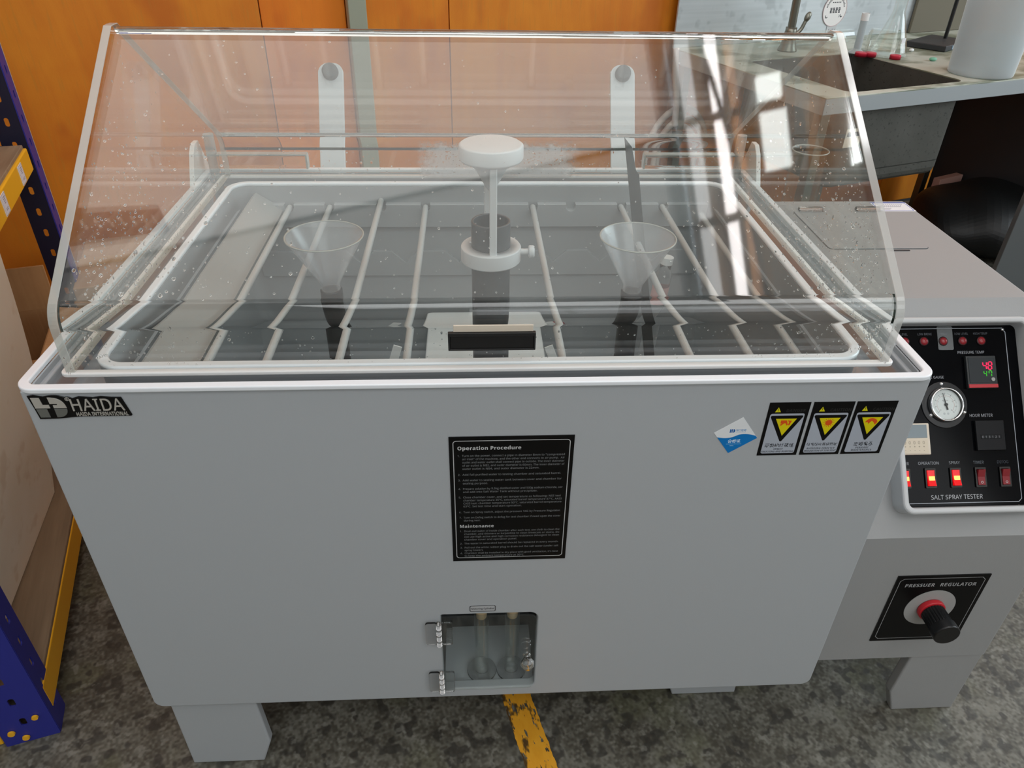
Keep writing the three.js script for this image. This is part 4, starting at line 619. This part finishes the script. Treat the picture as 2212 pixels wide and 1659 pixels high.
// ---------------------------------------------------------------- the shelving rack on the left
{
  const RA = -0.64, at = (a, y, b) => fr(RACK, a, y, b);
  const rack = thing('shelving_rack', 'blue slotted shelving rack with yellow beams on the left', 'shelving', at(RA, 0, -0.76), RACK);
  // slotted flanges; local x runs from the aisle face (0) leftwards as negative, z along the rack
  const slotted = (w, h, spots) => { const s = rrect(0, 0, w, h, 0.002); for (let y = 0.05; y < h - 0.04; y += 0.05) s.holes.push(rrect(w / 2 - 0.0045, y - 0.009, w / 2 + 0.0045, y + 0.009, 0.0042, new THREE.Path())); return s; };
  const Hh = 1.75;
  for (const [z, dir] of [[-0.525, 1], [0.49, -1]]) {
    const p = new THREE.Group(); p.name = 'upright_post'; p.position.set(0, 0, z); rack.add(p);
    if (dir > 0) {
      part(p, 'post_flange', ext(slotted(0.05, Hh), 0.0025).rotateY(Math.PI).translate(-0.001, 0, 0.0055), M.navy, 'dark slotted flange');
      part(p, 'post_flange', ext(slotted(0.048, Hh), 0.0025).rotateY(Math.PI / 2).translate(-0.002, 0, 0.006), M.blue);
      part(p, 'bare_edge', rbox(0.0028, Hh, 0.0022, -0.0002, Hh / 2, -0.0425, 0.0006), std('#b9a58c', 0.6), 'bare scraped edge');
    } else {
      part(p, 'post_flange', ext(slotted(0.076, Hh), 0.0025).rotateY(Math.PI).translate(0, 0, 0.0055), M.blue);
      part(p, 'post_flange', ext(slotted(0.05, Hh), 0.0025).rotateY(Math.PI / 2).translate(-0.002, 0, 0.004), M.blue);
      for (const [x, y, r] of [[-0.045, 0.013, 0.0055], [-0.06, 0.031, 0.0055], [-0.02, 0.055, 0.005]]) part(p, 'yellow_rivet', cyl(r, r * 0.9, 0.003, 0, 0, 0, 16).rotateX(Math.PI / 2).translate(x, y, 0.0065), M.yellow);
    }
  }
  const beam = (z0, z1, y0, y1) => rbox(0.028, y1 - y0, z1 - z0, -0.013, (y0 + y1) / 2, (z0 + z1) / 2, 0.003);
  const zb = [-0.49, 0.48];
  part(rack, 'shelf_beam', beam(...zb, 0.605, 0.6525), M.yellow); part(rack, 'shelf_beam', beam(...zb, 0.045, 0.0975), M.yellow);
  part(rack, 'end_beam', rbox(0.42, 0.045, 0.024, -0.29, 0.0235, 0.478, 0.003), M.yellow);
  part(rack, 'end_beam', rbox(0.46, 0.05, 0.024, -0.27, 0.63, -0.5, 0.003), M.dark);
  part(rack, 'shelf_board', metric(rbox(0.465, 0.016, 0.97, -0.2375, 0.6515, -0.005, 0.002)), M.wood, 'particle board shelf');
  for (const [x, w] of [[-0.0685, 0.135], [-0.26, 0.24]]) part(rack, 'floor_board', metric(rbox(w, 0.016, 0.97, x, 0.0975, -0.005, 0.003)), M.wood);
  const tagTex = canvasTex(192, 256, (g, w, h) => { fill(g, '#dfe3ec', 0, 0, w, h); g.strokeStyle = '#8b93a4'; g.lineWidth = 6; g.strokeRect(6, 6, w - 12, h - 12); for (let i = 0; i < 4; i++) fill(g, '#7c8496', 70 + i * 4, 40 + i * 24, 90 - i * 12, 11); wordsAt(g, 'A12', 66, 212, 48, '#3d4456', { bold: true }); });
  const face = std('#ffffff', 0.4, { map: tagTex });
  for (const z of [-0.385, -0.21]) { const t = part(rack, 'shelf_tag', new THREE.BoxGeometry(0.034, 0.038, 0.0012), [M.black, M.paper, M.paper, M.black, face, M.paper], 'white shelf tag'); t.rotation.y = Math.PI / 2; t.position.set(0.0018, 0.629, z); }

  const bin = (a, y, b, turn, words) => {
    const t = thing('red_bin', words, 'storage bin', at(a, y, b), RACK + turn, 'red bins on the upper shelf'), w = 0.15, d = 0.2, h = 0.09;
    const side = poly([[-d / 2, 0], [d / 2, 0], [d / 2, h], [-d / 2 + 0.055, h], [-d / 2 + 0.03, h * 0.55], [-d / 2 - 0.01, h * 0.5]]);
    part(t, 'bin_side', ext(side, 0.004, 0.0008).translate(0, 0, -w / 2), M.redbin); part(t, 'bin_side', ext(side, 0.004, 0.0008).translate(0, 0, w / 2 - 0.004), M.redbin);
    part(t, 'bin_floor', rbox(d, 0.004, w, 0, 0.002, 0, 0.001), M.redbin); part(t, 'bin_back', rbox(0.004, h, w, d / 2 - 0.002, h / 2, 0, 0.001), M.redbin);
    part(t, 'bin_lip', rbox(0.005, h * 0.52, w, -d / 2 + 0.0, h * 0.26, 0, 0.002).rotateZ(0.1), M.redbin);
  };
  bin(-0.795, 0.662, -1.06, Math.PI - 0.5, 'lower of two stacked red plastic bins, standing on the wooden shelf');
  bin(-0.8, 0.755, -1.09, Math.PI - 0.35, 'upper of two stacked red plastic bins on the wooden shelf');

  // big cream carton standing on the bottom boards, its side bulging towards the tank
  const cb = thing('cream_carton', 'big cream cardboard carton standing on the bottom boards of the rack', 'carton', at(-0.681, 0.107, -0.752), RACK - 0.098);
  const g = new THREE.BoxGeometry(0.4, 0.56, 0.46, 8, 10, 10), p = g.attributes.position;
  for (let i = 0; i < p.count; i++) { const x = p.getX(i), y = p.getY(i), k = (y + 0.28) / 0.56, bul = 0.014 * Math.sin(Math.PI * k) * (x > 0.19 ? 1 : 0); p.setX(i, x + k * 0.075 * (x > 0 ? 1 : 0) + bul); }
  g.computeVertexNormals(); part(cb, 'carton_wall', metric(g.translate(-0.2, 0.28, 0.23)), M.cream);
  part(cb, 'carton_tape', rbox(0.05, 0.0015, 0.462, -0.17, 0.5615, 0.23, 0.0005), std('#c7a878', 0.4));

  // open brown carton on the floor behind the tank
  const oc = thing('open_carton', 'open brown cardboard carton with raised flaps behind the cream carton', 'carton', at(-0.865, 0.1065, -1.035), RACK);
  const w = 0.4, d = 0.24, h = 0.215, t = 0.006;
  for (const [sx, sz, x, z] of [[w, t, 0, -d / 2], [w, t, 0, d / 2], [t, d, -w / 2, 0], [t, d, w / 2, 0]]) part(oc, 'carton_wall', metric(box(sx, h, sz, x, h / 2, z)), M.card);
  part(oc, 'carton_floor', metric(box(w, t, d, 0, t / 2, 0)), M.card);
  const flap = (len, wid, x, z, ry, ang) => { const f = part(oc, 'carton_flap', metric(box(len, wid, t, 0, wid / 2, 0)), M.card); f.rotation.order = 'YXZ'; f.position.set(x, h, z); f.rotation.set(ang, ry, 0); };
  flap(w, 0.1, 0, -d / 2, 0, -0.06); flap(w, 0.1, 0, d / 2, 0, 2.6); flap(d, 0.12, w / 2, 0, Math.PI / 2, 1.9); flap(d, 0.12, -w / 2, 0, Math.PI / 2, -1.2);
  const cc = thing('closed_carton', 'closed brown cardboard carton against the orange wall behind the tank', 'carton', fr(ROOM, -0.36, 0, -1.42), ROOM - 0.05);
  part(cc, 'carton_wall', metric(rbox(0.4, 0.32, 0.3, 0, 0.16, 0, 0.004)), M.card); part(cc, 'carton_tape', rbox(0.402, 0.001, 0.05, 0, 0.3205, 0, 0.0004), std('#b98f5a', 0.35));
}

// ---------------------------------------------------------------- the sink bench on the right and what stands there
{
  const at = (a, y, b) => fr(SINK, a, y, b), SY = 0.7;
  const sink = thing('sink_bench', 'steel sink bench with a deep dirty basin at the right', 'sink', at(1.27, 0, -0.905), SINK);
  // local x along the front edge, z negative towards the wall
  const top = hole(rrect(0, 0.0, 1.35, 0.7, 0.004), rrect(0.105, 0.03, 0.525, 0.455, 0.03, new THREE.Path()));
  part(sink, 'worktop', metric(slab(top, 0.004, SY - 0.004, 0.001)), M.dirty, 'dirty steel top');
  part(sink, 'apron', [metric(rbox(1.35, 0.041, 0.004, 0.675, SY - 0.0225, -0.002, 0.0015)), metric(rbox(0.004, 0.041, 0.7, 0.002, SY - 0.0225, -0.35, 0.0015))], M.apron);
  const bs = hole(rrect(0.1, 0.025, 0.53, 0.46, 0.034), rrect(0.106, 0.031, 0.524, 0.454, 0.03, new THREE.Path()));
  part(sink, 'basin', [metric(slab(bs, 0.215, SY - 0.219)), metric(slab(rrect(0.1, 0.025, 0.53, 0.46, 0.034), 0.07, SY - 0.262, 0.024))], M.bowl, 'stained basin');
  part(sink, 'basin_label', [ext(rrect(0.125, SY - 0.145, 0.182, SY - 0.095, 0.001), 0.0006).translate(0, 0, -0.0246)], M.beige, 'paper label on the basin');
  part(sink, 'label_print', ext(rrect(0.13, SY - 0.116, 0.176, SY - 0.104, 0.001), 0.0004).translate(0, 0, -0.0238), M.rubber);
  for (const [x, z] of [[0.03, -0.03], [1.3, -0.03], [0.03, -0.66], [1.3, -0.66], [0.56, -0.5]]) part(sink, 'leg', rbox(0.03, SY - 0.045, 0.03, x, (SY - 0.045) / 2, z, 0.003), M.tarnish);
  part(sink, 'splashback', metric(rbox(1.3, 0.6, 0.008, 0.645, SY + 0.3, -0.697, 0.002)), M.steel, 'brushed steel splashback');
  part(sink, 'dusty_board', metric(rbox(0.34, 0.4, 0.012, 1.17, SY + 0.2, -0.682, 0.003)), std('#6f6a5c', 0.8), 'dusty brown board standing at the back');
  part(sink, 'side_panel', metric(rbox(0.02, SY - 0.07, 0.62, 1.325, (SY - 0.07) / 2, -0.33, 0.003)), M.dark, 'dark panel added at the right end to keep window light out');  // added panel, blocks the right window so the space below stays dim

  const fa = thing('swan_faucet', 'tarnished tall sink faucet with a side lever at the back of the bench', 'faucet', at(1.6, SY, -1.45), SINK);
  part(fa, 'faucet_base', lathe([[0, 0], [0.03, 0], [0.0305, 0.004], [0.026, 0.012], [0.0215, 0.03], [0.02, 0.05], [0.0175, 0.058], [0.0175, 0.07], [0, 0.07]], 32), M.tarnish);
  part(fa, 'faucet_spout', tube([V(0, 0.06, 0), V(-0.004, 0.16, 0.002), V(-0.008, 0.3, 0.01), V(0.0, 0.36, 0.06), V(0.01, 0.33, 0.12), V(0.01, 0.28, 0.125)], 0.0125, 60, 16), M.tarnish);
  part(fa, 'faucet_lever', [tube([V(0.015, 0.045, 0), V(0.034, 0.06, 0.004), V(0.045, 0.085, 0.006)], 0.006, 20, 10), new THREE.SphereGeometry(0.011, 16, 12).scale(0.9, 1.5, 0.8).rotateZ(-0.45).translate(0.05, 0.098, 0.007)], M.tarnish);

  const fl = thing('conical_flask', 'clear glass conical flask standing between the measuring cylinder and the black stand', 'flask', at(1.855, SY, -1.28), SINK);
  part(fl, 'flask_wall', lathe([[0, 0.001], [0.05, 0.001], [0.056, 0.006], [0.054, 0.018], [0.03, 0.09], [0.0185, 0.125], [0.017, 0.19], [0.021, 0.196], [0.019, 0.196], [0.0152, 0.19], [0.0168, 0.125], [0.028, 0.09], [0.052, 0.018], [0.05, 0.005], [0, 0.0035]], 40), M.glass);
  part(fl, 'flask_label', ext(rrect(-0.009, 0.045, 0.006, 0.06, 0.001), 0.0005).translate(0, 0, 0.0485), M.paper);
  const mc = thing('measuring_cylinder', 'upright clear measuring cylinder with a white band round its top', 'measuring cylinder', at(1.79, SY, -1.345), SINK);
  part(mc, 'cylinder_wall', lathe([[0, 0.001], [0.024, 0.001], [0.024, 0.004], [0.0125, 0.012], [0.0115, 0.016], [0.0115, 0.1], [0.0105, 0.1], [0.0105, 0.016], [0, 0.014]], 28), M.bucket);
  part(mc, 'white_band', lathe([[0.0117, 0.096], [0.0122, 0.096], [0.0122, 0.117], [0.0112, 0.117], [0.0112, 0.096]], 28), M.white);
  const bk = thing('glass_beaker', 'small glass beaker lying on its side beside the conical flask', 'beaker', at(1.862, SY + 0.034, -1.375), SINK + 0.5);
  part(bk, 'beaker_wall', lathe([[0, 0], [0.032, 0], [0.034, 0.004], [0.034, 0.08], [0.037, 0.084], [0.0325, 0.08], [0.032, 0.004], [0, 0.003]], 36).rotateX(Math.PI / 2), M.glass);
  const tb = thing('glass_tube', 'long clear glass tube lying along the back of the bench', 'glass tube', at(1.72, SY + 0.021, -1.515), SINK);
  part(tb, 'tube_wall', lathe([[0.0205, -0.2], [0.0205, 0.18], [0.0185, 0.18], [0.0185, -0.2], [0.0205, -0.2]], 32).rotateZ(Math.PI / 2), M.glass);
  for (const [a, b, r, words] of [[1.765, -1.3, 0.0185, 'red screw cap lying at the basin edge, nearest the lid corner'], [1.792, -1.288, 0.0175, 'red screw cap overlapping another red cap at the basin edge'], [1.838, -1.232, 0.0165, 'single red screw cap lying in front of the conical flask']]) {
    const c = thing('screw_cap', words, 'cap', at(a, SY, b), 0, 'red screw caps on the bench'); part(c, 'cap_shell', lathe([[0, 0.0005], [r, 0.0005], [r, 0.011], [r * 0.93, 0.0128], [0, 0.0128]], 32), M.redcap);
  }
  const rs = thing('retort_stand', 'black laboratory stand with a flat base and thin rod', 'laboratory stand', at(2.16, SY, -1.36), SINK + 0.35);
  part(rs, 'stand_base', rbox(0.2, 0.018, 0.13, 0, 0.0095, 0, 0.003), M.dark); part(rs, 'base_edge', rbox(0.06, 0.012, 0.003, -0.02, 0.0095, 0.066, 0.001), std('#8fa4b4', 0.4), 'pale blue strip'); part(rs, 'stand_rod', cyl(0.0062, 0.0062, 0.6, 0.055, 0.018, 0, 16), M.black);
  const bu = thing('plastic_bucket', 'big translucent white plastic bucket at the right end of the basin', 'bucket', at(1.915, SY, -0.99), SINK);
  part(bu, 'bucket_wall', lathe([[0, 0.001], [0.083, 0.001], [0.086, 0.005], [0.096, 0.3], [0.1, 0.302], [0.1, 0.306], [0.0935, 0.306], [0.084, 0.008], [0, 0.005]], 56), M.bucket);
  const so = thing('soap_scrap', 'small green scrap lying on the bench between basin and stand', 'soap', at(1.935, SY, -1.175), SINK); part(so, 'scrap_body', new THREE.SphereGeometry(0.012, 16, 10).scale(1.1, 0.45, 0.8).translate(0, 0.0055, 0), std('#7fc0a4', 0.6));
  const cr = thing('crumb', 'small white crumb lying by the corner of the black stand base', 'crumb', at(1.99, SY, -1.31), SINK); part(cr, 'crumb_body', new THREE.IcosahedronGeometry(0.0075, 1).scale(1.2, 0.7, 0.9).translate(0, 0.005, 0), M.white);

  const sign = canvasTex(384, 384, (g, w) => {
    fill(g, '#e9e6e4', 0, 0, w, w); g.translate(192, 192); g.strokeStyle = '#2f3236';
    for (let i = 0; i < 26; i++) { const a = (-165 + i * 6) * Math.PI / 180; g.lineWidth = 9; g.beginPath(); g.moveTo(140 * Math.cos(a), 140 * Math.sin(a)); g.lineTo((158 + (i % 3) * 5) * Math.cos(a), (158 + (i % 3) * 5) * Math.sin(a)); g.stroke(); }
    for (let i = 0; i < 5; i++) fill(g, '#34373b', -64 + i * 30, -100, 20, 13);
    for (let i = 0; i < 4; i++) { const x = -84 + i * 46; for (let k = 0; k < 4; k++) fill(g, '#383b40', x + (k % 2) * 4, -32 + k * 18, 32, 12); fill(g, '#383b40', x + 4, -32, 8, 66); fill(g, '#383b40', x + 24, -32, 8, 66); }
    g.lineWidth = 12; for (const a of [150, 28]) { g.beginPath(); g.arc(142 * Math.cos(a * Math.PI / 180), 142 * Math.sin(a * Math.PI / 180), 17, 0.4, 3.9); g.stroke(); }
    wordsAt(g, '2', 76, 86, 40, '#4a4d52');
  });
  const sg = thing('round_sticker', 'round white sticker with dark print on the steel splashback', 'sticker', at(1.905, SY + 0.088, -1.597), SINK);
  part(sg, 'sticker_face', new THREE.CircleGeometry(0.05, 56).translate(0, 0, 0.0012), std('#ffffff', 0.5, { map: sign })); part(sg, 'sticker_rim', new THREE.TorusGeometry(0.0505, 0.0012, 8, 64).translate(0, 0, 0.001), std('#c9b4b6', 0.5));
  const tape = canvasTex(192, 192, (g, w, h) => { fill(g, '#c4c6c8', 0, 0, w, h); wordsAt(g, '1/21', w / 2, 128, 82, '#333a48', { italic: true, align: 'center' }); });
  const tp = thing('date_tape', 'piece of grey tape marked 1/21 below the round sticker', 'tape', at(1.908, SY + 0.022, -1.5965), SINK); plate(tp, 'tape_face', 0.042, 0.05, 0.0005, tape, 0, 0, 0, null, M.paper, 0.6);

  // hanging and standing behind the machine
  const ho = thing('hose_coil', 'coil of pale hose hanging on the orange wall behind the lid', 'hose', fr(ROOM, 1.22, 0.345, WALL_B + 0.055), ROOM);
  for (const [r, z] of [[0.145, 0.0], [0.118, 0.02], [0.092, 0.004]]) part(ho, 'hose_turn', new THREE.TorusGeometry(r, 0.0105, 10, 56).scale(0.85, 1.15, 1).translate(0.1, 0, z), std('#d5c7c2', 0.45));
  part(ho, 'hose_tail', tube([V(0.06, 0.12, 0.03), V(0.055, 0.2, 0.03), V(0.045, 0.28, 0.02), V(0.04, 0.36, 0.01)], 0.0105, 40), std('#d5c7c2', 0.45));
  part(ho, 'wall_hook', rbox(0.02, 0.02, 0.06, 0.1, 0.15, -0.01, 0.004), M.tarnish);
  const jr = thing('tall_jar', 'tall clear plastic jar standing on the floor behind the control cabinet', 'jar', fr(ROOM, 1.215, 0, -0.86), ROOM);
  part(jr, 'jar_rim', new THREE.TorusGeometry(0.0448, 0.0018, 8, 48).rotateX(Math.PI / 2).translate(0, 0.588, 0), M.edge); part(jr, 'jar_wall', lathe([[0, 0.002], [0.048, 0.002], [0.05, 0.006], [0.045, 0.02], [0.043, 0.58], [0.046, 0.588], [0.0435, 0.588], [0.0405, 0.58], [0.042, 0.02], [0, 0.01]], 40), M.glass);

  // clutter under the bench
  const bag = thing('black_sack', 'full black plastic sack in the dark under the sink bench', 'sack', fr(ROOM, 2.5, 0, -1.2), ROOM);
  const bg = new THREE.IcosahedronGeometry(0.26, 12), bp = bg.attributes.position;
  for (let i = 0; i < bp.count; i++) { const x = bp.getX(i), y = bp.getY(i), z = bp.getZ(i), k = 1 + 0.07 * Math.sin(9 * x + 4 * y) * Math.cos(7 * z - 3 * y) + 0.03 * Math.sin(23 * x + 17 * z + 9 * y); bp.setXYZ(i, x * k * 1.15, Math.max(y * k * 0.5, -0.1) + 0.101, z * k * 0.9); }
  bg.computeVertexNormals(); part(bag, 'sack_body', bg, std('#16181a', 0.5));
  const board = (name, words, a, y, b, turn, sx, sy, sz, mat, rz = 0) => { const t = thing(name, words, 'board', fr(ROOM, a, y, b), ROOM + turn); const m = part(t, 'board_plank', metric(rbox(sx, sy, sz, 0, sy / 2, 0, 0.002)), mat); m.rotation.z = rz; };
  board('pink_plank', 'pale pinkish plank end under the sink bench, above the black sack', 2.5, 0, -1.4, 0.1, 0.14, 0.2, 0.03, std('#c79a8c', 0.7));
  board('grey_panel', 'dark grey panel standing on edge at the right, behind the control cabinet', 2.1, 0, -0.7, -0.35, 0.3, 0.44, 0.02, std('#5c6163', 0.6), 0);
  const stick = thing('wooden_stick', 'long thin wooden stick lying in the dark behind the control cabinet', 'stick', fr(ROOM, 2.0, 0.012, -0.78), ROOM); part(stick, 'stick_body', cyl(0.012, 0.011, 0.5, 0, -0.25, 0, 12).rotateZ(Math.PI / 2).rotateY(-0.5), M.wood);
}
renderer.render(scene, camera);
